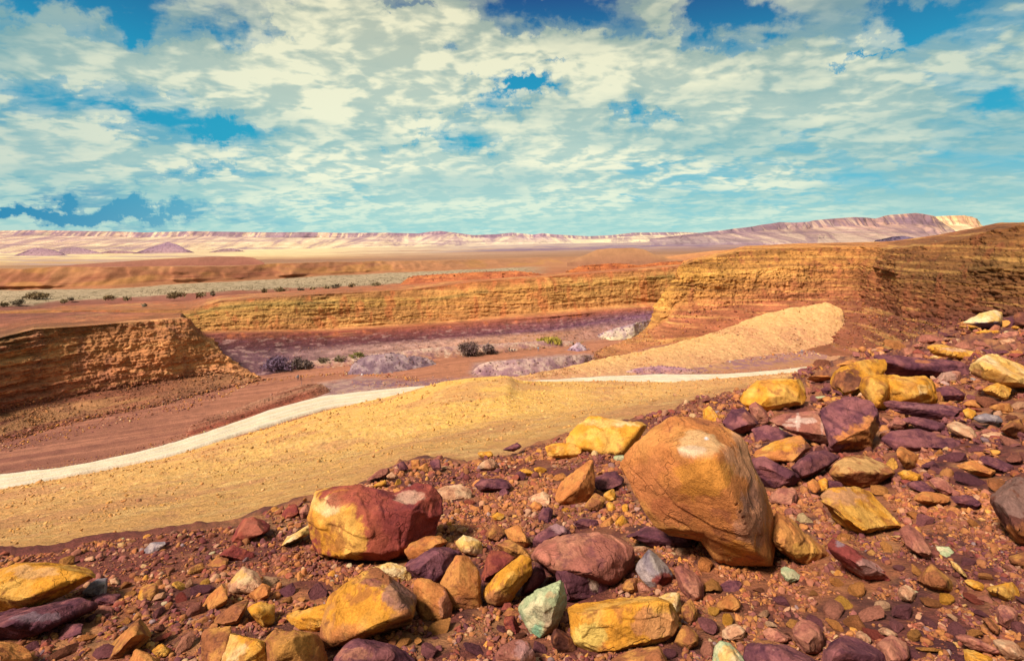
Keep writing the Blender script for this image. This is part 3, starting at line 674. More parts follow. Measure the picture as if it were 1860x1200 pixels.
# far escarpments
def esc_disp(amp, fx, cliffv):
    def f(P, n, v, px):
        q = P + 60 * np.stack([fbm(P, 0.004, 3), P[:, 0] * 0, P[:, 0] * 0], 1)
        g = fbm(q, (fx, fx * 0.3, fx * 0.3), 4, 0.7) * 1.6
        lo = fbm(P, (fx * 0.3, fx * 0.3, 0.001), 3)
        k = ss(v, 0.8, 1.4)
        P = P.copy(); P[:, 1] -= amp * (g * 0.9 + lo * 1.2) * k * (1 - 0.3 * ss(v, cliffv, cliffv + .2)); return P
    return f
def esc_col(base_hi, dark, cliffv):
    def f(P, v, px, b):
        q = P.copy(); q[:, 0] += 1.2 * P[:, 2] * np.sign(fbm(P, (0.002, 0.0, 0.0), 2))
        g = fbm(q, (0.010, 0.001, 0.006), 5, 0.7, 3.0)
        s = fbm(P, (0.0016, 0.0008, 0.06), 4, 0.65, 5.0)
        b = mixc(b, base_hi, 0.65 * ss(g, 0.02, 0.30)); b = mixc(b, dark, 0.55 * ss(-g, 0.10, 0.42)); b = mixc(b, dark, 0.5 * ss(s, 0.05, 0.3))
        cl = ss(v, cliffv, cliffv + 0.15) * (1 - ss(v, 2.97, 3.05))
        b = mixc(b, dark, cl * 0.8 * ss(fbm(P, (0.035, 0.0, 0.004), 4, 0.65, 9.0) + fbm(P, (0.003, 0.0, 0.0), 2, 0.6, 19.0), -0.18, 0.12)); return b
    return f
E_top = [(-700, 412), (-300, 416), (0, 419), (60, 418), (150, 419.5), (200, 420), (260, 422), (350, 420), (420, 421), (500, 422), (560, 421.5), (620, 423), (700, 422.5), (760, 424), (780, 421), (800, 419.5), (830, 423), (860, 427), (900, 425.5), (930, 422.5), (970, 426), (985, 423.5), (1010, 426), (1040, 427.5), (1070, 429), (1110, 427), (1150, 422.5), (1240, 421.5), (1300, 424), (1500, 430)]
def ec(dy, d): return [(a, b + dy, d) for a, b in E_top]
loft('mesa', [
    [(-700, 466, 3500), (0, 463, 3500), (600, 453, 3700), (1000, 444, 4200), (1500, 443, 4400)],
    [(-700, 461, 3600), (0, 458, 3600), (600, 448, 3900), (850, 444, 4200), (1000, 442, 4400), (1100, 439, 4500), (1500, 440, 4500)],
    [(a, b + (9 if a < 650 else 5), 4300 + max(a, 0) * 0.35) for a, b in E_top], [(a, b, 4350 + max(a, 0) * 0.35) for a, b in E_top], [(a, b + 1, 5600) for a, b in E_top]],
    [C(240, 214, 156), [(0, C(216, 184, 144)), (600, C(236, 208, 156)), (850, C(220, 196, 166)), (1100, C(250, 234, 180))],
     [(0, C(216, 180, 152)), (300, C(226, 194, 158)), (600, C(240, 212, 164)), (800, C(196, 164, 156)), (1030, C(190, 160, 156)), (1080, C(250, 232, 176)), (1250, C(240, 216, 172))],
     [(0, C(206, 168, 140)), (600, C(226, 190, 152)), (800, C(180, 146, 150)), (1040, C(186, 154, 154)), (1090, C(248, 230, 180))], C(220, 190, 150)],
    -700, 1500, 1300, [4, 30, 16, 4], M_far, esc_disp(34, 0.004, 1.95), esc_col(C(252, 232, 176), C(146, 116, 130), 1.9), 1)  # ravine shade and greying haze painted into these colours
R_top = [(1180, 434), (1220, 429), (1280, 422), (1320, 417), (1370, 411), (1385, 408), (1400, 406), (1415, 403.5), (1440, 404.5), (1465, 403), (1480, 400), (1500, 398), (1540, 395), (1570, 395.5), (1590, 397), (1605, 393), (1620, 390), (1660, 387), (1672, 388), (1690, 392), (1700, 399), (1715, 410), (1735, 420), (1780, 432)]
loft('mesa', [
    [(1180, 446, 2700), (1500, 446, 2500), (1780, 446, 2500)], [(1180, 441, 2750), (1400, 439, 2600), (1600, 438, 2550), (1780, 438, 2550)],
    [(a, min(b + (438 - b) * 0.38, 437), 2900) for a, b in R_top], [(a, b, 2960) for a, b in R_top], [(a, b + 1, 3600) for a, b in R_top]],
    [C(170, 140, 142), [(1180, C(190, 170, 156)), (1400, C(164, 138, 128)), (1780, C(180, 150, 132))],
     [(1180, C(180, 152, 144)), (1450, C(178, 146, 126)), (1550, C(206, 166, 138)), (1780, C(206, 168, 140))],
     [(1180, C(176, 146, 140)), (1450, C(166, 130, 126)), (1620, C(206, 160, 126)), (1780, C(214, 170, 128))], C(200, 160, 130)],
    1180, 1780, 640, [3, 34, 16, 3], M_far, esc_disp(45, 0.006, 1.95), esc_col(C(216, 190, 154), C(136, 110, 116), 1.95), 1)  # cloud shade on the left part painted into the colours
R2 = [(1680, 405), (1688, 396), (1700, 393), (1730, 391.5), (1755, 391), (1768, 394), (1775, 397), (1783, 408), (1800, 418), (1830, 425)]
loft('mesa', [
    [(1680, 446, 3400), (1830, 446, 3400)], [(1680, 436, 3450), (1830, 434, 3450)],
    [(a, b + (434 - b) * 0.40, 3700) for a, b in R2], [(a, b, 3750) for a, b in R2], [(a, b + 1, 4400) for a, b in R2]],
    [C(240, 200, 150), C(214, 176, 146), C(250, 214, 150), C(252, 214, 140), C(240, 200, 140)],
    1680, 1830, 200, [3, 26, 14, 3], M_far, esc_disp(30, 0.008, 1.95), esc_col(C(255, 236, 176), C(206, 160, 120), 1.95), 1)  # sunlit patch painted as pale yellow colour
bump_hill([(1590, 437), (1620, 430), (1640, 428), (1655, 432), (1680, 437)], [(1590, 438), (1680, 438)], 2000, C(120, 106, 128), C(150, 126, 136))

# mounds and banks on the canyon floor
def fd(pts): return [(a, float(dF(b))) for a, b in pts]
gr = strata_disp(0.12, 1.5, 0.7, 0.16, 0.45)
def gcol(dark, light):
    def f(P, v, px, b):
        n = fbm(P, 0.35, 4, 0.62, 3.0); b = mixc(b, dark, 0.6 * ss(n, 0.05, 0.35)); return mixc(b, light, 0.6 * ss(-n, 0.05, 0.35))
    return f
bb = [(338, 792), (360, 786), (420, 768), (500, 744), (560, 727), (590, 716), (600, 712)]
mound('bank', [(338, 791), (345, 772), (380, 758), (420, 746), (470, 726), (500, 716), (530, 704), (560, 697), (585, 697), (597, 706), (600, 711)], bb, fd(bb), C(206, 150, 112), C(178, 98, 68), disp=strata_disp(0.35, 1.4, 0.7, 0.1, 0.3), colf=strata_col(C(150, 72, 52), C(214, 160, 116), 1.3, 0.6, None, 0.3), rows=(34, 10, 10))
b2 = [(632, 680), (660, 680), (700, 678), (740, 672), (760, 668), (792, 662)]
mound('mound', [(632, 678), (640, 664), (652, 652), (672, 645), (705, 642), (730, 643), (738, 650), (750, 646), (775, 650), (792, 660)], b2, fd(b2), C(162, 134, 132), C(136, 106, 108), disp=gr, colf=gcol(C(108, 82, 92), C(198, 172, 156)), mat=M_floor)
b3 = [(858, 678), (880, 682), (940, 684), (1000, 676), (1060, 662), (1075, 652)]
mound('mound', [(858, 676), (868, 664), (885, 657), (930, 653), (980, 650), (1040, 645), (1070, 645), (1075, 650)], b3, fd(b3), C(206, 172, 150), C(150, 108, 110), disp=gr, colf=gcol(C(136, 98, 106), C(222, 192, 160)), mat=M_floor, flat=1.5)
b4 = [(1030, 636), (1050, 638), (1065, 636)]
mound('mound', [(1030, 635), (1040, 628), (1050, 622), (1058, 628), (1065, 635)], b4, fd(b4), C(206, 180, 176), C(160, 126, 136), disp=gr, colf=gcol(C(130, 96, 110), C(226, 206, 190)), mat=M_floor)
b5 = [(1084, 612), (1110, 618), (1150, 616), (1175, 604), (1200, 590)]
mound('mound', [(1084, 610), (1100, 602), (1125, 594), (1150, 588), (1170, 582), (1200, 578)], b5, fd(b5), C(196, 166, 160), C(226, 204, 150), disp=gr, colf=gcol(C(120, 90, 110), C(236, 220, 170)), mat=M_floor)
b6 = [(1020, 604), (1060, 608), (1100, 606)]
mound('mound', [(1020, 602), (1040, 594), (1055, 592), (1075, 598), (1100, 604)], b6, fd(b6), C(186, 148, 146), C(190, 140, 120), disp=gr, colf=gcol(C(140, 106, 116), C(220, 190, 160)), mat=M_floor)
b7 = [(1130, 678), (1180, 680), (1240, 679), (1270, 676)]
mound('bank', [(1130, 676), (1160, 668), (1200, 664), (1240, 668), (1270, 674)], b7, fd(b7), C(186, 140, 142), C(190, 140, 110), disp=gr, colf=gcol(C(140, 100, 116), C(216, 180, 150)), mat=M_floor)
b8 = [(500, 672), (600, 668), (650, 664), (760, 655), (830, 648), (930, 638), (1040, 628)]
mound('bank', [(500, 668), (560, 656), (620, 648), (700, 640), (800, 630), (900, 624), (1000, 618), (1040, 620)], b8, fd(b8), C(204, 166, 140), C(176, 118, 82), disp=gr, colf=gcol(C(140, 98, 104), C(222, 196, 158)), mat=M_floor, flat=1.0)
# ------------------------------------------------------------------ rocks
PAL = {  # name: (word, main, second, dark)
 'Y': ('yellow', (226, 158, 54), (236, 180, 84), (160, 98, 56)), 'YL': ('pale yellow', (236, 190, 104), (244, 214, 150), (176, 116, 66)),
 'O': ('orange', (206, 132, 70), (216, 150, 78), (148, 88, 60)), 'B': ('brown', (170, 108, 66), (206, 146, 74), (104, 62, 50)),
 'R': ('rust red', (146, 70, 60), (172, 92, 66), (96, 46, 50)), 'P': ('dark purple', (112, 68, 72), (150, 94, 88), (74, 44, 56)),
 'M': ('mauve', (172, 108, 86), (200, 136, 102), (118, 70, 70)), 'G': ('pale green', (186, 196, 140), (214, 204, 150), (130, 140, 104)),
 'T': ('tan', (214, 158, 112), (232, 188, 138), (146, 94, 72)), 'GY': ('grey', (150, 136, 132), (190, 172, 156), (96, 80, 86)),
 'N': ('dark brown', (112, 68, 54), (150, 94, 62), (72, 44, 44))}
CROP = {'c4': (0, 700, 2.4), 'c5': (500, 700, 2.4), 'c6': (950, 700, 2.4), 'c7': (1360, 700, 2.4), 'c8': (1360, 500, 3.72), 'z1': (900, 920, 4.287), 's': (0, 0, 1)}
def P2(s, crop):
    x0, y0, k = CROP[crop]; a = np.array([float(v) for v in s.replace(',', ' ').split()]).reshape(-1, 2)
    return a / k + [x0, y0]

def surf_mat_obj():
    m = M_rock.copy(); m.name = 'stone_surface'
    nt = m.node_tree; N = nt.nodes; L = nt.links
    at = [n for n in N if n.type == 'ATTRIBUTE'][0]; oi = N.new('ShaderNodeObjectInfo')
    vm = N.new('ShaderNodeVectorMath'); vm.operation = 'MULTIPLY'; L.new(at.outputs['Color'], vm.inputs[0]); L.new(oi.outputs['Color'], vm.inputs[1])
    sc_n = [n for n in N if n.type == 'VECT_MATH' and n.operation == 'SCALE'][0]
    L.new(vm.outputs[0], sc_n.inputs[0]); return m
M_stone = surf_mat_obj()

def hull_mesh(groups):
    bm = bmesh.new()
    for pts in groups:
        vs = [bm.verts.new(p) for p in pts]
        r = bmesh.ops.convex_hull(bm, input=vs)
        bmesh.ops.delete(bm, geom=list({g for g in list(r['geom_interior']) + list(r['geom_unused']) if isinstance(g, bmesh.types.BMVert)}), context='VERTS')
    bmesh.ops.recalc_face_normals(bm, faces=bm.faces[:])
    return bm

def voxel(bm, vs, name):
    me = bpy.data.meshes.new(name + '_t'); bm.to_mesh(me); bm.free()
    o = bpy.data.objects.new(name + '_t', me); sc.collection.objects.link(o)
    md = o.modifiers.new('r', 'REMESH'); md.mode = 'VOXEL'; md.voxel_size = vs
    dg = bpy.context.evaluated_depsgraph_get()
    out = bpy.data.meshes.new_from_object(o.evaluated_get(dg)); out.name = name
    bpy.data.objects.remove(o); bpy.data.meshes.remove(me)
    return out

def getv(me):
    a = np.empty(len(me.vertices) * 3, np.float32); me.vertices.foreach_get('co', a)
    n = np.empty(len(me.vertices) * 3, np.float32); me.vertices.foreach_get('normal', n)
    return a.reshape(-1, 3).astype(float), n.reshape(-1, 3).astype(float)
def relax(me, V, it, k=0.5):
    e = np.empty(len(me.edges) * 2, np.int32); me.edges.foreach_get('vertices', e); e = e.reshape(-1, 2)
    cnt = np.bincount(e.ravel(), minlength=len(V))[:, None] + 1e-9
    for _ in range(it):
        s = np.zeros_like(V); np.add.at(s, e[:, 0], V[e[:, 1]]); np.add.at(s, e[:, 1], V[e[:, 0]])
        V = V * (1 - k) + k * s / cnt
    return V
def chop(V, r, n, lo=0.80, hi=0.95, front=False):
    """cut flat facets: what sticks out beyond a random plane is moved onto it"""
    c = V.mean(0); V = V - c
    for _ in range(n):
        d = r.normal(size=3)
        if front: d = d * [0.75, 1, 0.75]; d[1] = -abs(d[1]) - 0.35
        d /= np.linalg.norm(d); t = V @ d; s_ = np.quantile(t, 0.998) * r.uniform(lo, hi)
        V = V - np.maximum(t - s_, 0)[:, None] * d
    return V + c
def facet(V, n, r, k, size, lo=0.02, hi=0.085):
    """break the surface into flat faces: plane cuts of limited depth at random places"""
    for _ in range(k):
        i = r.randint(len(V)); d = n[i] + r.normal(size=3) * 0.22; d /= np.linalg.norm(d)
        t = V @ d; c_ = t.max() - r.uniform(lo, hi) * size
        V = V - np.maximum(t - c_, 0)[:, None] * d
    return V
def rockify(V, n, size, off, lam=None, amp=1.0):
    f = 1.0 / size
    h = 0.008 * fbm(V, 1.5 * f, 2, 0.5, off) + 0.012 * fbm(V, 6 * f, 5, 0.60, off + 7)
    s = fbm(V * [1, 1, 1.6], 1.1 * f, 3, 0.45, off + 13) * 3; h += 0.020 * (np.floor(s) + ss(s - np.floor(s), 0.46, 0.54))   # broken steps
    s = fbm(V, 3.0 * f, 3, 0.55, off + 23) * 5; h += 0.004 * (np.floor(s) + ss(s - np.floor(s), 0.44, 0.56))               # flakes
    if lam is not None:
        L_ = np.asarray(lam, float); L_ /= np.linalg.norm(L_); t = V @ L_
        st = pn(np.stack([t * 16 * f + 1.2 * fbm(V, 1.2 * f, 2), 0.5 * V[:, 0] * f, 0.5 * V[:, 1] * f], 1), 1.0, off)
        h += 0.016 * st
    return V + n * (h * size * amp)[:, None]

def rockcol(V, size, pal, off, lam=None, bright=1.0):
    w, a, b, d = PAL[pal]; f = 1.0 / size
    n1 = fbm(V, 1.6 * f, 4, 0.6, off + 40); n2 = fbm(V, 5 * f, 4, 0.65, off + 50); n3 = fbm(V, 0.9 * f, 2, 0.5, off + 60)
    c = mixc(C(*a), C(*b), ss(n1, -0.15, 0.3)); c = mixc(c, C(*d), 0.65 * ss(n2 + 0.5 * n3, 0.18, 0.50))
    if lam is not None:
        L_ = np.asarray(lam, float); t = V @ (L_ / np.linalg.norm(L_))
        st = pn(np.stack([t * 14 * f + n1, 0.6 * V[:, 0] * f, 0.6 * V[:, 1] * f], 1), 1.0, off + 5)
        c = mixc(c, C(*d), 0.5 * ss(st, 0.05, 0.3)); c = mixc(c, C(*b), 0.5 * ss(-st, 0.1, 0.35))
    return c * bright

HERO = []   # (px, py, nick, radius px)
MASK = np.zeros((320, 480), bool)
def fill_mask(poly, grow=1.0):
    c = poly.mean(0); p = (c + (poly - c) * grow) / 4.0
    yy, xx = np.mgrid[0:320, 0:480]; ins = np.zeros(MASK.shape, bool); j = len(p) - 1
    for i in range(len(p)):
        xi, yi = p[i]; xj, yj = p[j]
        ins ^= ((yi > yy) != (yj > yy)) & (xx < (xj - xi) * (yy - yi) / (yj - yi + 1e-9) + xi); j = i
    return ins
def crc(s):
    h = 7
    for ch in s: h = (h * 131 + ord(ch)) % 1000003
    return h

MINOR = []
def rock(crop, outl, pal, label=None, nick=None, inn=None, patches=(), th=1.0, tilt=0.45, base=None, lam=None, near=0.0, name='rock', amp=1.0, ddep=0.0):
    global MASK
    polys = [P2(s, crop) for s in outl.split('|')]
    allp = np.concatenate(polys)
    r = np.random.RandomState(crc(outl) % 99991)
    bpy_ = allp[:, 1].max() if base is None else base / CROP[crop][2] + CROP[crop][1]
    bx = allp[allp[:, 1].argmax(), 0]
    d0 = float(min(dA(bx, min(bpy_, 1330)), float(deg(bx)) * 1.0)) + ddep
    w = np.ptp(allp[:, 0]); h = np.ptp(allp[:, 1]); mn = min(w, h * 1.3)
    T = th * mn * d0 / F
    dc = d0 + 0.30 * T - near
    off = lambda py: tilt * (bpy_ - py) / F * d0
    cx, cy = (allp.max(0) + allp.min(0)) / 2
    org = W(cx, bpy_, dc)
    groups = []
    inner = None if inn is None else [tuple(float(v) for v in q.split(',')) for q in inn.split()]
    for k, p in enumerate(polys):
        c = p.mean(0)
        g = [W(a, b, dc + off(b) + r.uniform(-.06, .06) * T) for a, b in p]
        q = c + (p - c) * 0.72
        g += [W(a, b, dc + off(b) + T * r.uniform(0.45, 0.62)) for a, b in q]
        if inner is None:
            # a flat broken front face: the outline drawn in towards a shifted centre, on a tipped plane
            m = min(len(p), r.randint(4, 7)); ids = np.unique(np.linspace(0, len(p) - 1, m + 1).astype(int)[:-1] + 0)
            sh = np.array([r.uniform(-.16, .16) * np.ptp(p[:, 0]), r.uniform(-.04, .18) * np.ptp(p[:, 1])]); kk = r.uniform(0.42, 0.72)
            gx, gy = r.uniform(-.5, .5), r.uniform(-.1, .5)
            for q_ in ids:
                v2 = p[q_] - c; a, b = c + sh + v2 * kk
                g.append(W(a, b, dc + off(b) - T * (0.46 + gx * v2[0] / np.ptp(p[:, 0]) + gy * v2[1] / np.ptp(p[:, 1]) + r.uniform(-.03, .03))))
        elif k == 0 or len(polys) > 1:
            x0, y0, s = CROP[crop]
            for (a, b, z) in inner:
                a = a / s + x0; b = b / s + y0
                ins = True
                if len(polys) > 1:
                    j = len(p) - 1; ins = False
                    for i in range(len(p)):
                        if ((p[i][1] > b) != (p[j][1] > b)) and (a < (p[j][0] - p[i][0]) * (b - p[i][1]) / (p[j][1] - p[i][1]) + p[i][0]): ins = not ins
                        j = i
                if ins: g.append(W(a, b, dc + off(b) - T * 0.55 * z))
        groups.append([tuple(v - org) for v in g])
    size = mn * d0 / F * 1.1
    vs = max(2.3 * d0 / F, size / 110)
    if mn < 30: vs = max(vs, size / 24)
    bm = hull_mesh(groups)
    me = voxel(bm, vs, name)
    V, n = getv(me)
    V = V + n * (0.03 * size); V = facet(V, n, r, 22 if mn > 60 else 14, size * (1.0 if len(polys) == 1 else 0.6))
    o_ = float(crc(outl) % 517)
    V0 = V
    V = rockify(V, n, size, o_, lam, amp)
    me.vertices.foreach_set('co', V.astype(np.float32).ravel())
    col = rockcol(V0, size, pal, o_, lam, r.uniform(0.92, 1.1))
    # colour patches fixed to the stone, some painted as shade, measured across its face
    if patches:
        Wd = V0 + org
        u = HX + F * Wd[:, 0] / Wd[:, 1]; v = HY - F * Wd[:, 2] / Wd[:, 1]
        nz = fbm(V0, 3.0 / size, 6, 0.72, o_ + 80)
        x0, y0, s = CROP[crop]
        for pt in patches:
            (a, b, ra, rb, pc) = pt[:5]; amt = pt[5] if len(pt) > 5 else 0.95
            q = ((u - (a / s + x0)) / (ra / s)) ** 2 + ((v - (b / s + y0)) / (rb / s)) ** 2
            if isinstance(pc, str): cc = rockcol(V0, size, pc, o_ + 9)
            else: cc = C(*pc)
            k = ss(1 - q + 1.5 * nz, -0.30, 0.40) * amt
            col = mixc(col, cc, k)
    me.update()
    me.polygons.foreach_set('use_smooth', np.full(len(me.polygons), mn > 45))
    set_col(me, col)
    me.materials.clear(); me.materials.append(M_rock)
    o = bpy.data.objects.new(name, me); o.location = org; sc.collection.objects.link(o)
    o['category'] = 'boulder' if w > 110 else 'rock'
    for p in polys: MASK |= fill_mask(p, 1.02)
    if label: o['label'] = label
    else: MINOR.append((o, cx, cy, PAL[pal][0], w, h, r))
    if nick: HERO.append((cx, cy, nick, max(w, h) / 2))
    return o

# --- boulders of the foreground, traced one by one (crop name, outline in that crop's pixels)
rock('c6', '430,350 500,265 580,205 650,165 760,146 800,165 850,195 935,235 1000,310 1040,400 960,540 870,640 775,652 620,626 540,600 470,480|650,165 770,145 935,235 1000,310 1050,410 1062,560 1092,690 1094,800 1060,830 960,775 865,768 745,590 700,420',
     'O', 'huge orange boulder with a pale scooped top facet, the largest rock of the slope', 'the huge orange boulder',
     '690,312,1.0 835,318,1.1 930,480,1.1 1015,690,.8 540,300,.25 800,620,.55 560,560,.1',
     [(960, 330, 90, 110, (214, 158, 110), .8), (1000, 560, 70, 170, (206, 148, 108), .8), (760, 250, 110, 62, (232, 186, 122), .85), (730, 290, 60, 20, (240, 206, 160), .8), (980, 500, 45, 70, (150, 110, 90), .55), (790, 400, 150, 80, (226, 158, 58), .6), (560, 420, 110, 110, (206, 130, 76), .6), (640, 560, 90, 60, (196, 116, 72), .6), (940, 720, 90, 40, (226, 152, 56), .7), (800, 238, 7, 6, (240, 236, 220), 1)],
     th=0.95, tilt=0.28, near=0.05, amp=0.55)
rock('c5', '155,560 165,490 190,455 300,445 410,455 470,490 480,640 430,770 310,765 180,720 160,640|290,448 420,455 520,480 640,560 700,640 660,700 560,762 430,770 330,700|500,490 620,440 665,442 720,490 720,560 690,650 620,650',
     'R', 'large rust red boulder with a bright yellow left face and jagged top', 'the rust red boulder',
     '320,540,.8 390,740,.95 430,560,.9 300,620,.6 230,520,.4 560,700,.7 600,540,.7 480,600,.85 660,500,.3 690,520,.2',
     [(240, 620, 120, 150, 'Y', .95), (330, 700, 60, 70, 'Y', .9), (230, 520, 60, 40, 'YL', .8), (290, 500, 60, 30, 'R', .9), (590, 480, 60, 26, (214, 176, 140), .7)], th=0.75, tilt=0.3)
rock('c5', '215,1050 250,930 330,850 420,795 510,800 590,870 632,950 600,1030 500,1095 400,1110 330,1150 250,1180 208,1150', 'B', 'large yellow-fronted boulder with a shaded brown right face', 'the yellow and brown boulder',
     '455,808,.45 500,880,.9 560,1000,.95 450,1070,.9 300,920,.55 330,1060,.7', [(370, 950, 150, 130, 'Y', .95), (330, 1090, 70, 60, 'O', .7), (420, 850, 50, 22, (150, 90, 80), .8), (560, 900, 70, 80, (156, 114, 96), .8)], tilt=0.35)  # lit left and shaded right face painted as patches
rock('c6', '200,940 240,925 500,915 600,920 640,950 692,1040 640,1105 400,1165 240,1175 215,1080', 'Y', 'long rectangular yellow block with pale lower left corner at front centre', 'the rectangular yellow block',
     '225,960,.8 600,945,.85 655,1070,.8 260,1140,.85 420,1130,.9', [(300, 1090, 70, 60, (244, 214, 110), .8), (580, 1040, 110, 60, (214, 146, 96), .7), (300, 1150, 60, 14, (150, 96, 50), .5)], tilt=0.25, th=0.7)
rock('z1', '185,790 260,650 330,605 400,590 420,570 520,550 550,620 540,740 500,900 440,990 325,1058 290,960 220,870', 'G', 'pale green pointed rock standing on its narrow end', 'the green pointed rock',
     '500,640,.6 470,800,.75 360,740,1 300,830,.7 400,960,.7', [(440, 960, 70, 60, 'B', .7), (430, 690, 40, 30, (206, 160, 110), .6), (330, 980, 40, 70, (120, 196, 150), .6), (420, 860, 60, 60, (230, 206, 160), .6)], tilt=0.25)
rock('c6', '40,720 130,700 230,650 360,630 460,670 490,740 470,820 400,880 280,870 150,840 60,800', 'M', 'broad smooth mauve boulder behind the green pointed rock', 'the broad mauve boulder', None, [(110, 730, 60, 50, (196, 122, 96), .7)], base=900, tilt=0.4)
rock('c6', '135,800 180,760 270,735 340,780 375,850 372,910 280,925 215,960 180,970 150,860', 'P', 'dark purple slab with a white scar leaning on the mauve boulder', 'the white-scarred purple slab', None, [(310, 845, 22, 40, (226, 196, 160), .85)], base=940, tilt=0.3)
rock('c6', '575,915 680,888 690,980 665,1020 610,1000', 'YL', 'pale tan chunk behind the right end of the rectangular yellow block', None)
rock('c6', '495,790 545,698 620,770 668,850 622,892 560,888 510,842', 'GY', 'grey triangular stone with a rust red lower corner', 'the grey triangular stone', '560,760,.7 600,830,.9', [(620, 850, 50, 36, 'R', .95), (590, 760, 30, 60, (190, 176, 150), .6)])
rock('c6', '425,870 455,845 498,835 500,905 470,914 435,898', 'B'); rock('c6', '495,860 520,853 575,905 510,915', 'M')
rock('c6', '650,800 680,780 720,790 780,860 785,930 740,945 690,890', 'M', 'flat mauve slab lying right of the grey triangular stone', None)
rock('c6', '690,960 730,928 764,990 740,1042 700,1022', 'B'); rock('c6', '655,1110 700,1038 765,1080 765,1120 710,1152', 'B', 'round brown stone touching the right end of the rectangular yellow block', None)
rock('c6', '430,645 530,608 560,640 780,665 782,690 700,728 580,700', 'P', 'long thin dark slab wedged under the huge orange boulder', None, tilt=0.6, lam=(0.1, 0.3, 1))
rock('c6', '35,670 90,630 160,595 215,650 130,700 40,712', 'P', 'purple stone with a pale top above the broad mauve boulder', None, None, [(160, 622, 40, 28, (196, 150, 140), .8)])
rock('c6', '215,600 260,578 330,590 326,622 250,644', 'P'); rock('c6', '65,560 90,528 125,545 117,597 76,602', 'P')
rock('c6', '15,490 80,458 120,480 116,520 40,526', 'T', 'pale pinkish tan stone among the small rubble left of the orange wedge', None)
rock('c6', '265,520 310,465 362,490 342,545 290,557', 'B'); rock('c6', '350,470 395,446 408,495 370,506', 'Y'); rock('c6', '362,515 380,505 405,530 400,560 370,560', 'Y')
rock('c6', '430,520 458,510 462,560 435,567', 'Y'); rock('c6', '402,590 430,563 462,590 446,627 408,624', 'Y'); rock('c6', '330,610 385,572 400,600 390,627 345,632', 'O')
rock('c6', '493,668 520,648 563,662 556,690 500,690', 'G', 'small oval yellow-green stone in front of the huge orange boulder', None)
rock('c6', '480,695 545,700 540,722 490,742', 'T'); rock('c6', '395,305 450,303 440,337 398,334', 'G', 'little pale green stone under the right end of the long yellow block', None)
rock('c6', '185,240 230,185 290,140 400,136 530,153 537,212 480,270 440,302 360,312 260,300 205,282', 'Y', 'long blocky yellow boulder at the brow left of the huge orange boulder', 'the yellow block at the brow', '290,165,.4 515,170,.5 420,290,.9 280,280,.8', [(380, 160, 130, 20, 'YL', .8)])
rock('c6', '90,268 150,253 190,262 255,258 268,295 205,327 110,317', 'Y', 'low rounded yellow rock at the left end of the yellow block at the brow', None)
rock('c6', '143,470 180,400 300,328 317,385 300,480 240,527 148,517', 'O', 'orange wedge-shaped rock pointing up to the right', 'the orange wedge', '290,350,.3 250,440,.9 180,480,.7')
rock('c6', '308,390 400,373 437,410 432,440 350,464 315,452', 'P', 'squarish dark purple block between the orange wedge and the huge boulder', None)
rock('c6', '780,110 810,80 866,150 850,164 790,167', 'Y', 'small upright yellow stone above the top of the huge orange boulder', None)
rock('c6', '870,170 900,110 960,98 1010,140 1032,170 960,217 900,212', 'P', 'rounded dark red-purple rock at upper right of the huge orange boulder', 'the rounded dark red rock', None, [(990, 140, 40, 30, 'M', .8)])
rock('c6', '985,90 1020,70 1070,120 1066,167 1020,182', 'M')
rock('c5', '400,800 420,785 500,773 580,793 598,852 520,855', 'YL', 'pale yellow rock just behind the yellow and brown boulder', None)
rock('c5', '597,865 625,838 662,838 742,890 770,950 752,1035 640,1035 605,960', 'O', 'squared orange stone block right of the yellow and brown boulder', 'the squared orange block', '722,905,.85 722,1000,.85 640,880,.5', [(745, 960, 30, 60, 'M', .7)])  # mauve patch paints the shade of its right side
rock('c5', '713,870 790,743 850,750 897,800 907,950 890,1002 780,1012 720,930', 'O', 'tall orange-brown rock between the squared block and the long orange rock', None, '820,760,.4 800,890,.9 880,930,.6', [(810, 960, 70, 40, 'B', .8)])
rock('c5', '568,765 660,725 740,698 812,735 790,810 700,872 600,835', 'P', 'mauve-purple slab lying below an orange stone near the rust red boulder', 'the mauve-purple slab', None, [(690, 770, 100, 50, (156, 100, 100), .6)], lam=(0.4, 0, 1))
rock('c5', '560,720 620,668 722,660 752,690 700,722 580,772', 'O', 'orange-brown elongated stone resting on the mauve-purple slab', None)
rock('c5', '787,680 830,646 892,670 902,730 870,747 800,717', 'YL', 'small pale cream stone at centre with a pink underside', 'the cream stone', None, [(850, 725, 40, 20, 'T', .8)])
rock('c5', '905,890 955,825 1050,738 1112,760 1117,800 1060,900 992,987 920,940', 'Y', 'long smooth yellow-orange rock tilted up to the right', 'the long tilted yellow rock', '1060,765,.4 1020,850,.9 950,900,.8', [(960, 940, 60, 50, 'M', .6)])
rock('c5', '900,855 930,720 962,710 1045,745 965,822', 'R', 'rust red wedge behind the long tilted yellow rock', None)
rock('c5', '1073,900 1100,820 1150,778 1182,840 1142,882 1080,922', 'P', 'small dark purple rock left of the green pointed rock', None)
rock('c5', '958,700 1010,670 1112,720 1120,767 1040,750', 'B', 'flat yellow-brown slab above the long tilted yellow rock', None)
rock('c5', '915,650 960,603 1012,640 982,677 930,667', 'B'); rock('c5', '1000,622 1060,608 1112,690 1080,712 1012,682', 'O'); rock('c5', '986,1000 1020,966 1072,985 1060,1007 1000,1014', 'B')
rock('c5', '255,1260 262,1190 330,1110 430,1083 500,1110 560,1160 625,1210 625,1262', 'P', 'broad purple-mauve boulder cut by the bottom edge left of centre', 'the bottom purple boulder', None, [(350, 1170, 100, 26, 'M', .8)], base=1300)
rock('c5', '38,1020 80,975 200,943 252,950 242,1012 200,1082 110,1062', 'Y', 'low yellow rock left of the yellow and brown boulder', None)
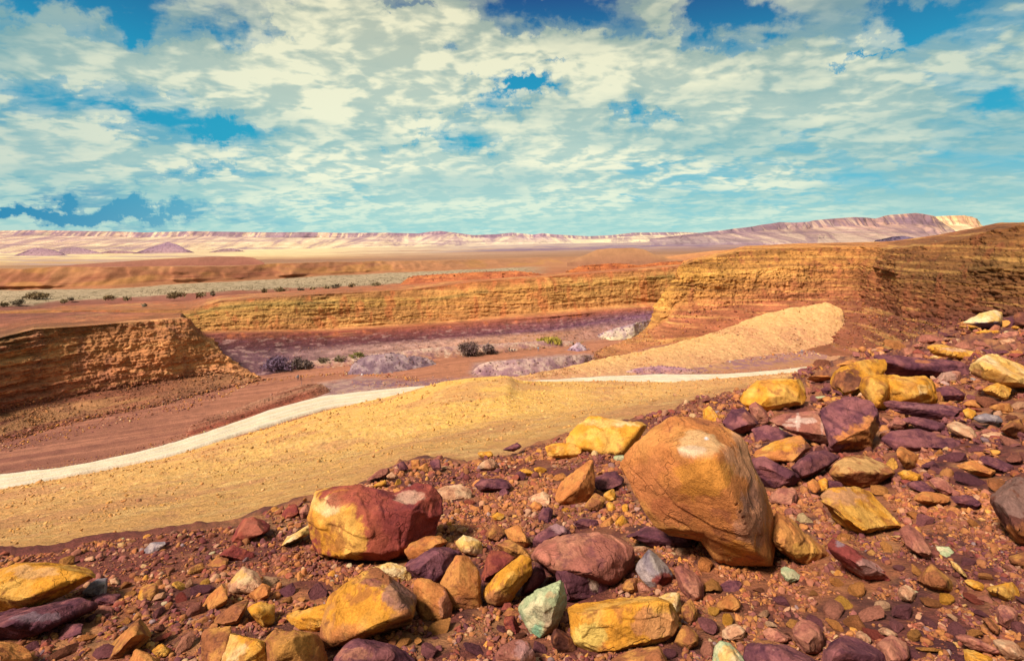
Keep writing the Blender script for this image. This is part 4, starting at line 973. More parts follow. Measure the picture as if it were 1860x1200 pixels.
rock('c4', '925,1270 950,1170 1010,1060 1090,1073 1180,1110 1195,1270', 'Y', 'yellow boulder with a pale left face at the bottom edge', 'the bottom yellow boulder', None, [(1010, 1140, 60, 70, 'YL', .7)], base=1310)
rock('c4', '1138,1100 1200,1038 1300,1033 1392,1090 1435,1190 1440,1270 1150,1270', 'B', 'rough yellow-brown boulder beside the bottom yellow boulder', 'the rough yellow-brown boulder', None, [(1250, 1130, 100, 70, (196, 142, 66), .7)], base=1300)
rock('c4', '878,1200 884,1058 1010,1052 1005,1092 940,1190 930,1262 890,1262', 'B', 'square-topped brown block left of the bottom yellow boulder', None, base=1290)
rock('c4', '1078,970 1130,943 1197,960 1200,1032 1150,1062 1090,1012', 'Y', 'chunky yellow stone above the bottom yellow boulder', None)
rock('c4', '913,1042 960,970 1077,918 1082,970 1040,1047 950,1052', 'B', 'dark-edged brown wedge left of the chunky yellow stone', None)
rock('c4', '878,980 920,900 962,863 994,900 987,952 930,987', 'O', 'orange angular stone left of the pale pinkish round rock', None)
rock('c4', '998,870 1060,795 1112,805 1142,850 1112,892 1040,922 1003,902', 'T', 'pale pinkish round rock below the left end of the rust red boulder', 'the pale round rock', None, [(1050, 840, 40, 36, 'YL', .8)])
rock('c4', '1085,915 1140,863 1180,875 1177,917 1110,947', 'O')
rock('c4', '-80,850 20,800 90,771 160,790 190,797 350,788 422,800 427,830 350,880 200,940 110,980 60,962 -80,960', 'Y', 'long bright yellow boulder at the left edge lying on a purple slab', 'the long left-edge yellow boulder', '160,830,.5 330,820,.5 120,930,.9 -20,900,.9', [(150, 815, 120, 26, (228, 176, 110), .7)], base=1050, tilt=0.45)
rock('c4', '-80,1030 80,970 240,922 392,913 412,962 350,1022 200,1062 80,1122 -80,1160', 'P', 'long dark purple layered slab at the left edge below the yellow boulder', 'the long layered purple slab', None, [(150, 1010, 90, 18, (150, 130, 130), .5)], base=1150, lam=(0.4, 0.3, 1), tilt=0.5)
rock('c4', '-80,1140 0,1122 60,1120 130,1160 140,1200 130,1262 -80,1262', 'O', 'rounded orange-brown rock in the bottom left corner', None, base=1290)
rock('c4', '425,1220 480,1120 560,1040 620,1010 657,1080 600,1140 520,1200', 'B', 'leaning orange-brown slab with a bright lower edge, at bottom left', 'the leaning brown slab', '600,1040,.3 560,1120,.9', [(540, 1080, 60, 24, 'O', .7)])
rock('c4', '528,1262 590,1153 640,1158 692,1200 695,1262', 'O', 'orange stone cut by the bottom edge right of the leaning brown slab', None, base=1290)
rock('c4', '658,1152 700,1118 737,1150 720,1177 680,1182', 'Y'); rock('c4', '600,920 620,880 680,858 692,900 650,947 605,947', 'B', 'dark-faced brown stone with a yellow left edge on the left slope', None, None, [(608, 920, 12, 40, 'Y', .9)])
rock('c4', '358,905 400,862 430,843 467,838 457,902 430,922', 'GY', 'tan-grey wedge right of the tip of the long left-edge yellow boulder', None); rock('c4', '470,850 510,833 522,865 490,874', 'T')
rock('c4', '408,990 440,958 500,963 502,1007 450,1014', 'M'); rock('c4', '540,975 590,960 607,985 560,1004', 'B'); rock('c4', '390,930 450,905 530,910 535,960 470,965 405,960', 'P')
rock('c4', '622,722 660,685 702,690 732,680 692,730 650,747', 'GY', 'pale grey twin stone alone on the red soil at left', None)
rock('c4', '363,757 405,738 412,760 380,770', 'T', 'tiny pale chip on the red soil above the long yellow boulder', None)
rock('c4', '998,662 1050,588 1130,568 1192,610 1182,642 1100,672 1010,692', 'R', 'soft-edged reddish rock at the brow left of the rust red boulder', 'the reddish brow rock', None, [(1090, 620, 60, 40, (176, 108, 78), .7)])
rock('c4', '1218,580 1240,530 1292,518 1307,560 1270,587', 'R'); rock('c4', '1298,550 1340,513 1357,560 1320,587', 'M'); rock('c4', '1205,700 1250,650 1300,612 1352,578 1360,640 1280,690', 'YL', 'striped yellow-tan stone against the left end of the rust red boulder', None)
rock('c4', '235,1115 290,1040 362,1033 352,1077 280,1115', 'P'); rock('c4', '958,735 1020,693 1102,720 1112,752 1010,765', 'R', 'flat red slab sunk in soil between pale round rock and brow', None)
rock('c4', '815,820 830,790 880,770 900,800 850,830', 'B'); rock('c4', '880,800 940,745 1000,760 990,790 930,800', 'B')
rock('c5', '680,452 740,438 802,430 857,460 852,492 760,505 700,500', 'T', 'long pale tan slab just behind the right end of the rust red boulder', None, tilt=1.2)
for s_, p_ in (('398,417 440,373 492,348 502,382 450,412', 'M'), ('528,342 560,328 582,367 550,377', 'P'), ('588,327 625,318 632,362 600,372', 'O'), ('618,357 660,338 677,372 640,382', 'O'), ('673,327 720,318 727,362 690,372', 'P'),
               ('888,342 940,313 972,352 950,372 900,367', 'T'), ('868,432 900,403 980,398 1032,430 1020,452 900,467', 'P'), ('983,279 1060,246 1077,267 1040,287', 'P'), ('878,292 940,283 952,307 900,317', 'Y'), ('1053,377 1080,358 1137,380 1110,397', 'Y'),
               ('1108,522 1130,503 1167,525 1150,552 1120,552', 'O'), ('973,462 1000,443 1022,465 1010,487 980,487', 'P'), ('1143,562 1190,528 1212,540 1202,602 1150,602', 'P'), ('483,397 510,376 534,395 505,414', 'T'), ('423,432 480,408 492,430 440,447', 'Y'), ('940,570 970,550 1000,562 990,588 955,588', 'Y')):
    rock('c5', s_, p_)
# right-hand pile
rock('c7', '88,150 130,115 190,100 340,113 372,120 367,200 392,262 370,275 310,240 230,225 150,190', 'M', 'mauve flat-topped rock streaked with white, tipped toward the huge boulder', 'the white-streaked rock', '320,130,.3 335,200,.95 200,190,.8 250,150,.6', [(230, 150, 60, 12, (232, 200, 170), .7), (215, 160, 10, 40, (236, 206, 176), .7), (320, 160, 6, 60, (226, 186, 156), .6), (180, 170, 40, 8, (232, 200, 170), .6)], tilt=0.8)
rock('c7', '300,105 440,48 530,68 556,120 582,230 562,272 470,300 400,302 330,265 345,190', 'P', 'big purple rock with an orange lower face right of the white-streaked rock', 'the purple and orange rock', '540,110,.5 500,170,.9 390,260,.8', [(480, 235, 110, 55, 'O', .95), (540, 190, 40, 60, 'O', .8)], lam=(0.5, 0, 1), tilt=0.4)
rock('c8', '-60,850 0,800 50,720 60,690 130,700 250,680 350,674 372,700 412,850 380,870 250,865 160,940 60,900 -40,880', 'Y', 'big bright yellow pyramid-shaped rock left of the brown-faced boulder', 'the yellow pyramid rock', '340,700,.3 250,760,.8 100,860,.9 340,840,.7', [(120, 720, 60, 30, 'O', .5)], tilt=0.5)
rock('c8', '238,842 400,848 452,900 310,908 270,882', 'M', 'thin red-brown slab in front of the yellow pyramid rock', None)
rock('c7', '13,290 60,262 130,238 242,220 277,250 272,290 200,342 120,332 35,322', 'O', 'lying yellow-orange rock with a dark right end below the white-streaked rock', None, None, [(250, 290, 40, 40, 'P', .7), (120, 260, 90, 22, 'Y', .8)])
rock('c7', '10,350 20,325 60,303 160,345 222,400 202,440 80,452 30,400', 'P', 'low dark purple slab touching the right shoulder of the huge boulder', None, tilt=0.6)
rock('c7', '178,352 260,290 340,281 404,310 382,350 250,412 210,392', 'P', 'smooth oval dark purple rock under the purple and orange rock', 'the oval purple rock', tilt=0.6)
rock('c7', '13,190 90,168 200,220 150,240 40,257', 'P')
rock('c7', '353,377 400,320 480,303 600,345 637,390 560,442 480,447 400,422', 'B', 'tan-topped angular slab with a dark front above the flat yellow boulder', 'the tan-topped slab', '400,370,.9 500,390,1 610,385,.8 470,330,.2', [(490, 345, 120, 36, (214, 168, 100), .9)], tilt=0.9)
rock('c7', '88,482 130,446 200,448 225,480 210,522 130,527 98,512', 'M', 'round pinkish mauve stone right of the huge orange boulder', 'the round pinkish stone')
rock('c7', '300,490 345,450 470,438 530,460 600,490 672,600 640,647 570,667 470,652 400,610 330,560', 'Y', 'large flat yellow boulder with a pebbly tan hollow on its left half', 'the flat yellow boulder', '440,540,.9 470,480,.3 500,620,1 630,600,.8 350,510,.7', [(410, 480, 90, 40, (206, 152, 104), .85), (370, 530, 60, 40, 'B', .6)], tilt=0.7)
rock('c7', '93,640 110,590 130,553 200,590 300,680 352,740 330,777 250,777 180,720 110,692', 'O', 'lying orange rock pointing down right, right of the huge boulder tip', 'the lying orange rock', None, [(240, 720, 60, 30, 'Y', .7)])
rock('c7', '338,702 380,663 470,713 560,760 650,825 672,857 560,882 480,852 400,772', 'R', 'long dark red rock with a grey-pink top on the right-hand soil', 'the long dark red rock', '420,700,.2 560,800,.8 470,800,.9', [(540, 790, 90, 32, (196, 148, 128), .8), (400, 690, 30, 22, (170, 150, 146), .7)])
rock('c7', '663,632 700,608 782,680 812,750 780,774 720,742 678,682', 'M', 'mauve-brown wedge right of the flat yellow boulder', 'the mauve-brown wedge')
rock('c7', '818,700 870,693 907,740 845,760', 'G', 'flat pale yellow-green chip on the soil right of the mauve-brown wedge', None, tilt=1.5, th=0.4)
rock('c7', '725,850 760,790 790,766 892,840 892,902 820,897 760,872', 'B', 'orange-brown angular rock right of the long dark red rock', 'the orange-brown rock')
rock('c7', '880,763 905,775 962,837 940,835 900,800', 'YL'); rock('c7', '930,845 960,838 1022,868 1027,897 970,882', 'Y')
rock('c7', '1033,885 1140,848 1182,900 1172,947 1090,932', 'Y', 'yellow stone split by a dark crack near the right edge', 'the cracked yellow stone', None, [(1085, 905, 5, 30, (80, 46, 40), .9)])
rock('c7', '646,900 665,875 692,868 732,905 712,942 660,932', 'T', 'round tan cobble below the long dark red rock', None)
rock('c7', '133,800 155,788 200,805 237,840 180,862 150,832', 'G', 'small pale green angular stone below the tip of the huge boulder', None)
rock('c7', '1053,470 1110,420 1200,393 1340,400 1360,700 1240,730 1190,700 1130,625 1062,510', 'N', 'big dark slab with a grey lichened top cut by the right edge', 'the dark slab at the right edge', '1090,480,.7 1180,620,1 1300,500,.3', [(1170, 480, 110, 70, (150, 116, 98), .85), (1180, 650, 60, 40, 'O', .8)], tilt=0.6)
rock('c7', '578,232 620,200 740,191 800,210 962,250 972,277 850,277 740,292 640,282', 'P', 'long low purple slab in the middle of the right pile', 'the long low purple slab', None, [(850, 215, 40, 12, (196, 130, 80), .6)], tilt=0.5, lam=(0.1, 0.2, 1))
rock('c7', '581,75 620,66 760,80 900,93 937,102 900,142 760,142 640,120', 'P', 'long grey-purple slab lying against the base of the bright yellow block', 'the long grey-purple slab', None, [(760, 95, 130, 12, (160, 110, 104), .6)], lam=(0.2, 0.2, 1))
rock('c7', '668,147 740,133 862,170 862,197 760,200', 'P', lam=(0.3, 0.1, 1))
rock('c7', '860,167 900,153 977,190 997,230 960,245 880,202', 'T', 'pinkish tan slab leaning right of the long low purple slab', 'the pinkish tan slab')
rock('c8', '763,760 780,710 810,688 920,683 960,720 940,800 930,880 890,935 830,860 775,800|880,690 1000,705 1100,700 1200,693 1257,740 1278,850 1270,880 930,880', 'Y', 'bright yellow block with a knobbly hollowed front in the right pile', 'the bright yellow block', '830,720,.7 900,780,.95 1000,760,.7 1100,820,.95 1210,780,.8 1180,720,.5 860,880,.8', [(1080, 760, 60, 40, 'B', .5), (1180, 770, 40, 40, 'YL', .8)], tilt=0.25)
rock('c8', '548,690 580,650 620,620 700,590 900,558 932,600 948,690 880,720 760,795 640,822 580,780', 'Y', 'boulder with a brown shadowed left face and yellow top in the right pile', 'the brown-faced boulder', '620,640,.7 700,622,.8 790,690,.9 750,780,.95 620,790,.9', [(670, 720, 115, 95, 'N', .95), (600, 700, 60, 70, 'B', .9)], tilt=0.45)  # dark patches paint the shadow over the left face
rock('c8', '850,545 930,540 1200,580 1440,590 1500,640 1480,692 1250,702 1100,692 950,692 900,640', 'P', 'long dark purple ledge-like slab behind the bright yellow block', 'the dark purple ledge', None, [(1180, 580, 60, 14, (190, 120, 70), .7)], lam=(0.05, 0.1, 1), tilt=0.3)
rock('c8', '1248,705 1300,648 1400,638 1432,650 1427,720 1380,715 1260,748', 'M', 'small mottled grey-pink cube of rock above the bright yellow block', None, None, [(1330, 680, 60, 40, (196, 160, 130), .7)])
rock('c8', '1498,625 1560,570 1640,528 1720,560 1860,620 2000,700 2000,800 1800,772 1660,712 1530,682', 'YL', 'large yellow boulder with fine cracks at the upper right edge', 'the upper right yellow boulder', '1560,610,.6 1680,680,1 1850,740,1 1700,590,.4', [(1540, 660, 40, 26, 'B', .8), (1720, 640, 120, 50, 'Y', .5)])  # brown patch paints the shadow at its lower left
rock('c8', '1198,482 1240,466 1300,472 1500,508 1605,540 1560,572 1430,572 1280,550', 'Y', 'long flat yellow slab on the upper right slope', 'the long flat yellow slab', None, [(1420, 500, 120, 14, 'T', .8), (1540, 550, 60, 20, 'M', .6)], tilt=0.6)
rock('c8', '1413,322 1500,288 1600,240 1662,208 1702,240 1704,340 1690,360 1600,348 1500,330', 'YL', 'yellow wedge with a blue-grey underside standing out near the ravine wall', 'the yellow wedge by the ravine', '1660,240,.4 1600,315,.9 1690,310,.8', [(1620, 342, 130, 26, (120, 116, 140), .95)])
for s_, p_ in (('1468,330 1560,348 1572,367 1520,374', 'Y'), ('1518,387 1600,368 1702,373 1690,402 1560,404', 'Y'), ('1638,422 1750,378 1832,378 1842,422 1700,432', 'M'), ('1783,300 1810,250 1920,240 1920,342 1800,337', 'N'),
               ('1262,775 1340,743 1420,760 1477,800 1440,852 1320,852', 'P'), ('1253,782 1310,763 1322,862 1270,872', 'B'), ('1428,872 1500,838 1602,850 1582,902 1520,912', 'O'), ('1438,920 1490,893 1542,920 1520,972 1470,972', 'Y'),
               ('1518,962 1580,928 1692,950 1717,990 1680,1012 1560,992', 'GY'), ('1688,1040 1760,990 1820,958 1872,1040 1800,1102', 'B'), ('1618,892 1700,860 1762,863 1792,910 1750,942', 'O'), ('1548,1072 1620,1058 1762,1058 1772,1102 1600,1112', 'T'),
               ('938,1022 1000,948 1082,1000 1060,1047', 'M'), ('1578,772 1680,728 1792,770 1740,852 1620,802', 'Y'), ('1190,430 1260,425 1230,465 1160,455', 'O'), ('1330,455 1420,425 1445,450 1390,472', 'T'), ('1110,470 1170,455 1200,480 1130,500', 'M'),
               ('440,820 520,812 560,845 470,850', 'G'), ('380,760 410,752 425,785 385,790', 'O'), ('470,770 520,745 560,775 520,810', 'P'), ('1620,540 1560,500 1640,505 1700,535', 'P'), ('1850,330 1760,350 1790,365 1900,362', 'Y')):
    rock('c8', s_, p_)
for s_, p_ in (('998,312 1050,303 1152,345 1152,372 1080,372', 'P'), ('898,352 980,328 1077,375 1060,402 990,397', 'O'), ('648,377 690,363 752,390 740,417 670,407', 'Y'), ('623,282 670,266 742,310 732,362 680,362 658,322', 'O'), ('753,347 800,323 832,350 812,374 760,370', 'P'),
               ('683,422 760,413 822,460 780,472 700,447', 'P'), ('713,492 760,463 872,475 877,500 780,527', 'O'), ('878,482 960,473 1022,520 980,542 890,512', 'P'), ('778,412 830,398 902,450 880,477 820,457', 'M'), ('56,1072 90,1053 187,1100 170,1120 80,1117', 'M'),
               ('1078,982 1110,948 1172,975 1177,1030 1130,1067 1085,1032', 'M'), ('903,1092 960,1093 1090,1150 1112,1180 1000,1162', 'M'), ('1008,1012 1040,1003 1112,1070 1100,1087 1060,1072', 'B'), ('938,1147 1050,1180 1062,1242 950,1222', 'Y'),
               ('1068,1112 1150,1108 1200,1150 1222,1202 1120,1192', 'T'), ('1128,752 1200,718 1242,740 1242,802 1150,792', 'B'), ('468,1082 490,1063 537,1100 525,1132 480,1112', 'T'), ('563,1062 590,1043 647,1085 630,1102 580,1087', 'T'), ('250,420 285,405 320,440 290,470 255,450', 'O'), ('300,412 340,400 345,450 310,465', 'Y'), ('345,410 400,420 425,450 345,462', 'P')):
    rock('c7', s_, p_)
rock('c7', '-10,1120 60,1103 200,1138 302,1200 305,1270 -10,1270', 'P', 'blue-purple flat-topped block at the bottom edge right of centre', None, None, [(100, 1118, 80, 10, 'O', .7)], base=1290)
rock('c7', '186,1060 230,1010 310,1050 337,1110 312,1172 250,1172 195,1122', 'M', 'rounded orange-mauve boulder at the bottom edge below the dark soil', 'the rounded orange-mauve boulder')
rock('c7', '318,1160 400,1093 480,1108 592,1180 600,1270 325,1270', 'P', 'dark purple boulder at the bottom edge right of the orange-mauve one', None, base=1290)
rock('c7', '553,1122 620,1088 692,1120 702,1190 600,1232 560,1182', 'M', 'coarse mauve lump at the bottom edge', None)
rock('c6', '828,1230 840,1150 855,1113 900,1118 987,1190 990,1265 830,1265', 'G', 'yellow and green stone at the very bottom edge', None, None, [(900, 1180, 50, 40, 'YL', .9)], base=1280)
rock('c6', '843,960 870,925 905,901 960,960 920,992 860,987', 'O'); rock('c6', '870,1110 868,1055 935,1038 970,1070 960,1112', 'T'); rock('c6', '118,1102 150,1048 222,1090 242,1172 160,1172', 'N', 'dark brown rock between the green rock and the yellow block', None)
rock('c6', '373,1190 480,1150 600,1128 642,1200 640,1265 375,1265', 'B', 'brown slab under the front edge of the rectangular yellow block', None, base=1290)
rock('c5', '968,1170 1000,1130 1030,1113 1122,1113 1137,1200 1137,1265 970,1265', 'M', 'mauve block with a pale square face at the bottom edge', None, None, [(1080, 1150, 40, 40, (206, 156, 140), .7)], base=1290)
rock('c6', '0,830 40,790 90,780 100,830 60,880 0,900', 'P'); rock('c5', '1000,1010 1040,1000 1080,1080 1010,1090', 'R'); rock('c6', '850,870 900,850 960,850 950,900 880,915', 'P', tilt=1.5, th=.4); rock('c6', '1040,1070 1090,1055 1170,1100 1160,1120 1060,1115', 'M')

# --- templates for the smaller stones
def template(seed, npts, flat, vox=None, jag=1.0):
    r = np.random.RandomState(seed)
    p = r.normal(size=(npts, 3)); p /= np.linalg.norm(p, axis=1)[:, None]; p *= r.uniform(0.78, 1.12, (npts, 1))
    p *= np.array([1.0, r.uniform(0.6, 0.95), flat])
    bm = hull_mesh([[tuple(v) for v in p]])
    if vox:
        me = voxel(bm, vox, 'stone'); V, n = getv(me); V = chop(V, r, 8, 0.66, 0.92); V = facet(V, n, r, 10, 1.4); V = rockify(V, n, 1.5, seed * 3.7, None, jag)
        me.vertices.foreach_set('co', V.astype(np.float32).ravel()); me.update()
    else:
        bmesh.ops.triangulate(bm, faces=bm.faces[:]); me = bpy.data.meshes.new('stone'); bm.to_mesh(me); bm.free()
    return me
def ground_z(x, y): return zA(x, y) + nA(np.atleast_1d(x), np.atleast_1d(y))
bare = [(180, 1030, 230, 40, .75), (420, 1000, 200, 30, .5), (1700, 960, 130, 90, .5), (1500, 1090, 150, 60, .5), (860, 1120, 60, 60, .7), (1000, 560, 30, 30, 0)]
def pick(n, minpy=0, margin=6):
    """points of the rubble slope, away from the traced rocks"""
    out = []
    while len(out) < n:
        px = rng.uniform(-260, 2240, 5000); py = rng.uniform(545, 1230, 5000)
        ok = py > edge_py(px) + margin
        m = MASK[np.clip((py / 4).astype(int), 0, 319), np.clip((px / 4).astype(int), 0, 479)]
        ok &= ~(m & (px > 0) & (px < 1900)) | (rng.uniform(size=5000) < 0.03); ok &= (np.abs(px - 930) < 990) | (rng.uniform(size=5000) < 0.6)
        dens = np.ones(5000)
        for (a, b, ra, rb, k) in bare: dens -= k * np.exp(-(((px - a) / ra) ** 2 + ((py - b) / rb) ** 2))
        q = np.stack([px * 0.012, py * 0.02, px * 0], 1); dens *= 0.55 + 1.3 * np.clip(fbm(q, 1.0, 3) + 0.25, 0, 1)
        ok &= rng.uniform(size=5000) < np.clip(dens, 0, 1)
        out += list(zip(px[ok], py[ok]))
    return np.array(out[:n])
KEYS = ['Y', 'O', 'B', 'R', 'P', 'M', 'T', 'N', 'YL', 'GY', 'G']
PW = np.array([.12, .17, .14, .09, .16, .14, .08, .04, .03, .02, .01])
STONES = []
PS = np.array([.05, .10, .14, .08, .36, .16, .05, .06, .0, .01, .0])
def place_stones(n, slab=False):
    global MASK
    temps = [template((150 if slab else 100) + i, 11 + i % 5, [0.26, 0.36, 0.45][i % 3] if slab else [0.45, 0.6, 0.75][i % 3], 0.07 if slab else 0.085) for i in range(16)]
    for me in temps:
        V, _ = getv(me); k = 1 + 0.30 * fbm(V, 1.5, 4, 0.6, 5.0)
        set_col(me, np.repeat(k[:, None], 3, 1) * np.array([1, .97, .95]) * 0.85); me.materials.append(M_stone)
        me.polygons.foreach_set('use_smooth', np.full(len(me.polygons), False))
    first = {}
    cnt = 0; tries = 0
    while cnt < n and tries < 6000:
        tries += 1
        px, py = pick(1)[0]
        if px < -5 or px > 1865 or py > 1195: continue
        w = rng.uniform(26, 48) * (0.75 if py < 800 else 1.0)
        if slab:
            if not ((px > 1390 and py < 900) or (py > 1060 and rng.uniform() < 0.5)): continue
            w = rng.uniform(34, 74)
        a = np.linspace(0, 6.28, 10); poly = np.stack([px + np.cos(a) * w * 0.5, py - w * .15 + np.sin(a) * w * 0.35], 1)
        f = fill_mask(poly)
        if (MASK & f).sum() > (0.45 if slab else 0.25) * f.sum(): continue
        MASK |= f
        d = float(dA(px, py)); x = (px - HX) / F * d; s = w * d / F * 0.5
        i = rng.randint(len(temps)); k = rng.choice(KEYS, p=(PS if slab else PW) / (PS if slab else PW).sum())
        if i in first: o = first[i].copy()
        else: o = bpy.data.objects.new('stone', temps[i]); first[i] = o
        sc.collection.objects.link(o)
        o.name = 'stone'
        z = float(ground_z(x, d)[0])
        o.location = (x, d, z + 0.18 * s); o.scale = (s * rng.uniform(.9, 1.2), s, s * rng.uniform(.8, 1.2))
        o.rotation_euler = (rng.normal() * 0.22 - 0.2, rng.normal() * 0.22 - 0.05, rng.uniform(0, 6.28))
        c = mixc(C(*PAL[k][1]), C(*PAL[k][2]), rng.uniform()) * rng.uniform(0.85, 1.2)
        o.color = tuple(float(v) for v in c) + (1,)
        o['category'] = 'stone'
        STONES.append((o, px, py, PAL[k][0], w, w * (.45 if slab else .7), rng))
        cnt += 1
place_stones(48)
place_stones(80, True)

# --- labels that single out each lesser stone by its neighbours
used = set()
for o in bpy.data.objects:
    if 'label' in o: used.add(o['label'])
def auto_label(o, px, py, cw, w, h):
    ds = sorted((max(0.0, math.hypot(px - a, (py - b) * 1.2) - 0.7 * r_), a, b, nk) for a, b, nk, r_ in HERO)
    asp = w / max(h, 1)
    shape = 'flat' if asp > 1.9 else ('blocky' if asp > 1.25 else 'rounded')
    size = 'small' if w < 40 else 'mid-sized'
    noun = 'stone' if w < 60 else 'rock'
    def rel(a, b):
        dx = px - a; dy = py - b
        if abs(dx) > abs(dy) * 1.4: return 'left of' if dx < 0 else 'right of'
        if abs(dy) > abs(dx) * 1.4: return 'behind' if dy < 0 else 'in front of'
        return ('behind and left of' if dx < 0 else 'behind and right of') if dy < 0 else ('in front and left of' if dx < 0 else 'in front and right of')
    cands = []
    for i in range(3):
        d_, a, b, nk = ds[i]
        far = '' if d_ < 45 else ('some way ' if d_ < 130 else 'well ')
        cands.append(f'{size} {cw} {shape} {noun} {far}{rel(a, b)} {nk}')
    n1 = ds[0][3]; n2 = ds[1][3]; n3 = ds[2][3]
    cands += [f'{size} {cw} {noun} between {n1} and {n2}', f'{size} {cw} {noun} between {n1} and {n3}', f'{shape} {cw} {noun} between {n2} and {n3}']
    cands += [f'{shape} {cw} {noun} {rel(ds[0][1], ds[0][2])} {n1}, toward {n2}', f'{cw} {noun} {rel(ds[1][1], ds[1][2])} {n2}, toward {n3}', f'{cw} {noun} {rel(ds[2][1], ds[2][2])} {n3}, toward {n1}']
    for c in cands:
        if c not in used and len(c.split()) <= 16: used.add(c); o['label'] = c; return
    o['label'] = cands[0]; print('DUPLABEL', cands[0])
for (o, cx, cy, cw, w, h, r) in MINOR + STONES: auto_label(o, cx, cy, cw, w, h)
for o in sc.collection.objects:
    if o.name.startswith(('rock', 'stone')): o['group'] = 'rocks strewn over the near slope'

# --- scattered stuff: merged stones
def scatter(name, pts, size, cols, mat, temps, normal=None, kind='stuff', sink=0.15, spin=0.45, flat=1.0):
    """many small stones as one object"""
    Vs, Fs, Cs = [], [], []; base = 0
    tid = rng.randint(len(temps), size=len(pts))
    for t, me in enumerate(temps):
        idx = np.where(tid == t)[0]
        if not len(idx): continue
        V, _ = getv(me); n = len(V)
        lt = np.empty(len(me.loops), np.int32); me.loops.foreach_get('vertex_index', lt)
        fl = lt.reshape(-1, 3 if len(me.loops) == 3 * len(me.polygons) else 4)
        m = len(idx)
        a = rng.uniform(0, 6.28, m); b = rng.normal(size=m) * spin; c = rng.normal(size=m) * spin
        ca, sa, cb, sb, cc, s_ = np.cos(a), np.sin(a), np.cos(b), np.sin(b), np.cos(c), np.sin(c)
        R = np.zeros((m, 3, 3))
        R[:, 0, 0] = ca * cb; R[:, 0, 1] = ca * sb * s_ - sa * cc; R[:, 0, 2] = ca * sb * cc + sa * s_
        R[:, 1, 0] = sa * cb; R[:, 1, 1] = sa * sb * s_ + ca * cc; R[:, 1, 2] = sa * sb * cc - ca * s_
        R[:, 2, 0] = -sb; R[:, 2, 1] = cb * s_; R[:, 2, 2] = cb * cc
        st = rng.uniform(0.75, 1.3, (m, 1, 3)) * [1, 1, flat]
        X = np.einsum('mij,mnj->mni', R, V[None] * st) * size[idx][:, None, None]
        X += pts[idx][:, None]; X[..., 2] += (size[idx] * sink)[:, None]
        Vs.append(X.reshape(-1, 3)); Cs.append(np.repeat(cols[idx], n, 0))
        Fs.append((fl[None] + (base + np.arange(m) * n)[:, None, None]).reshape(-1, fl.shape[1])); base += m * n
    if len({f.shape[1] for f in Fs}) > 1: raise ValueError('mixed')
    o = mesh_np(name, np.concatenate(Vs), np.concatenate(Fs), mat, np.concatenate(Cs), smooth=False)
    tag(o, kind=kind); return o
lowt = [template(300 + i, 9 + i % 5, [0.28, 0.5, 0.7, 0.9][i % 4]) for i in range(14)]
midt = [template(400 + i, 10 + i % 4, [0.25, 0.45, 0.7, 0.32][i % 4], 0.2, 0.7) for i in range(16)]
def rcol(n, w=PW, jit=0.18):
    k = rng.choice(len(KEYS), size=n, p=w / w.sum())
    A = np.array([C(*PAL[q][1]) for q in KEYS])[k]; B_ = np.array([C(*PAL[q][2]) for q in KEYS])[k]; D = np.array([C(*PAL[q][3]) for q in KEYS])[k]
    t = rng.uniform(size=(n, 1)); c = A * (1 - t) + B_ * t; u_ = (rng.uniform(size=(n, 1)) < 0.2) * 0.7; c = c * (1 - u_) + D * u_
    return c * rng.uniform(1 - jit, 1 + jit, (n, 1))
def rub_pts(n, lo, hi, pw, margin=2):
    q = pick(n, margin=margin); d = dA(q[:, 0], q[:, 1]); d = np.minimum(d, deg(q[:, 0])); x = (q[:, 0] - HX) / F * d
    s = lo * (hi / lo) ** (rng.uniform(size=n) ** pw)
    z = ground_z(x, d)
    return np.stack([x, d, z], 1), s * d / F * 0.5, q
W2 = np.array([.05, .20, .22, .12, .15, .20, .08, .05, .02, .015, .004])
def local(P, c, k=0.45):
    n = fbm(P, 0.9, 3, 0.6, 44.0) + 0.5 * fbm(P, 0.2, 2, 0.5, 54.0)
    l = mixc(C(128, 74, 64), C(196, 126, 76), ss(n, -0.25, 0.3)); return c * (1 - k) + l * k
def rub(name, n, lo, hi, pw, temps, k, sink, keep=None):
    p_, s_, q_ = rub_pts(n, lo, hi, pw)
    if keep is not None: k_ = keep(q_); p_, s_, q_ = p_[k_], s_[k_], q_[k_]
    big = 1 + 0.20 * ss(q_[:, 0], 1150, 1500) * ss(960 - q_[:, 1], 0, 120)
    cc = rcol(len(p_), W2); pile = ss(q_[:, 0], 1250, 1450) * ss(930 - q_[:, 1], 0, 100)
    sw = rng.uniform(size=len(p_)) < 0.45 * pile; cc[sw] = rcol(int(sw.sum()), np.array([.02, .05, .08, .1, .5, .2, 0, .05, 0, 0, 0]))
    scatter(name, p_, s_ * big, local(p_, cc, k), M_debris, temps, sink=sink)
rub('rubble', 17500, 7, 24, 1.4, midt, 0.48, 0.10)
rub('rubble', 9400, 12, 24, 1.2, midt, 0.40, 0.16)
rub('rubble', 6200, 16, 27, 1.0, midt, 0.32, 0.16, lambda q: ((q[:, 0] > 1380) & (q[:, 1] < 940)) | ((q[:, 0] < 1050) & (q[:, 1] > 1040)) | (q[:, 1] > 1120))
rub('gravel', 56000, 2.2, 8, 1.1, lowt, 0.55, 0.0)

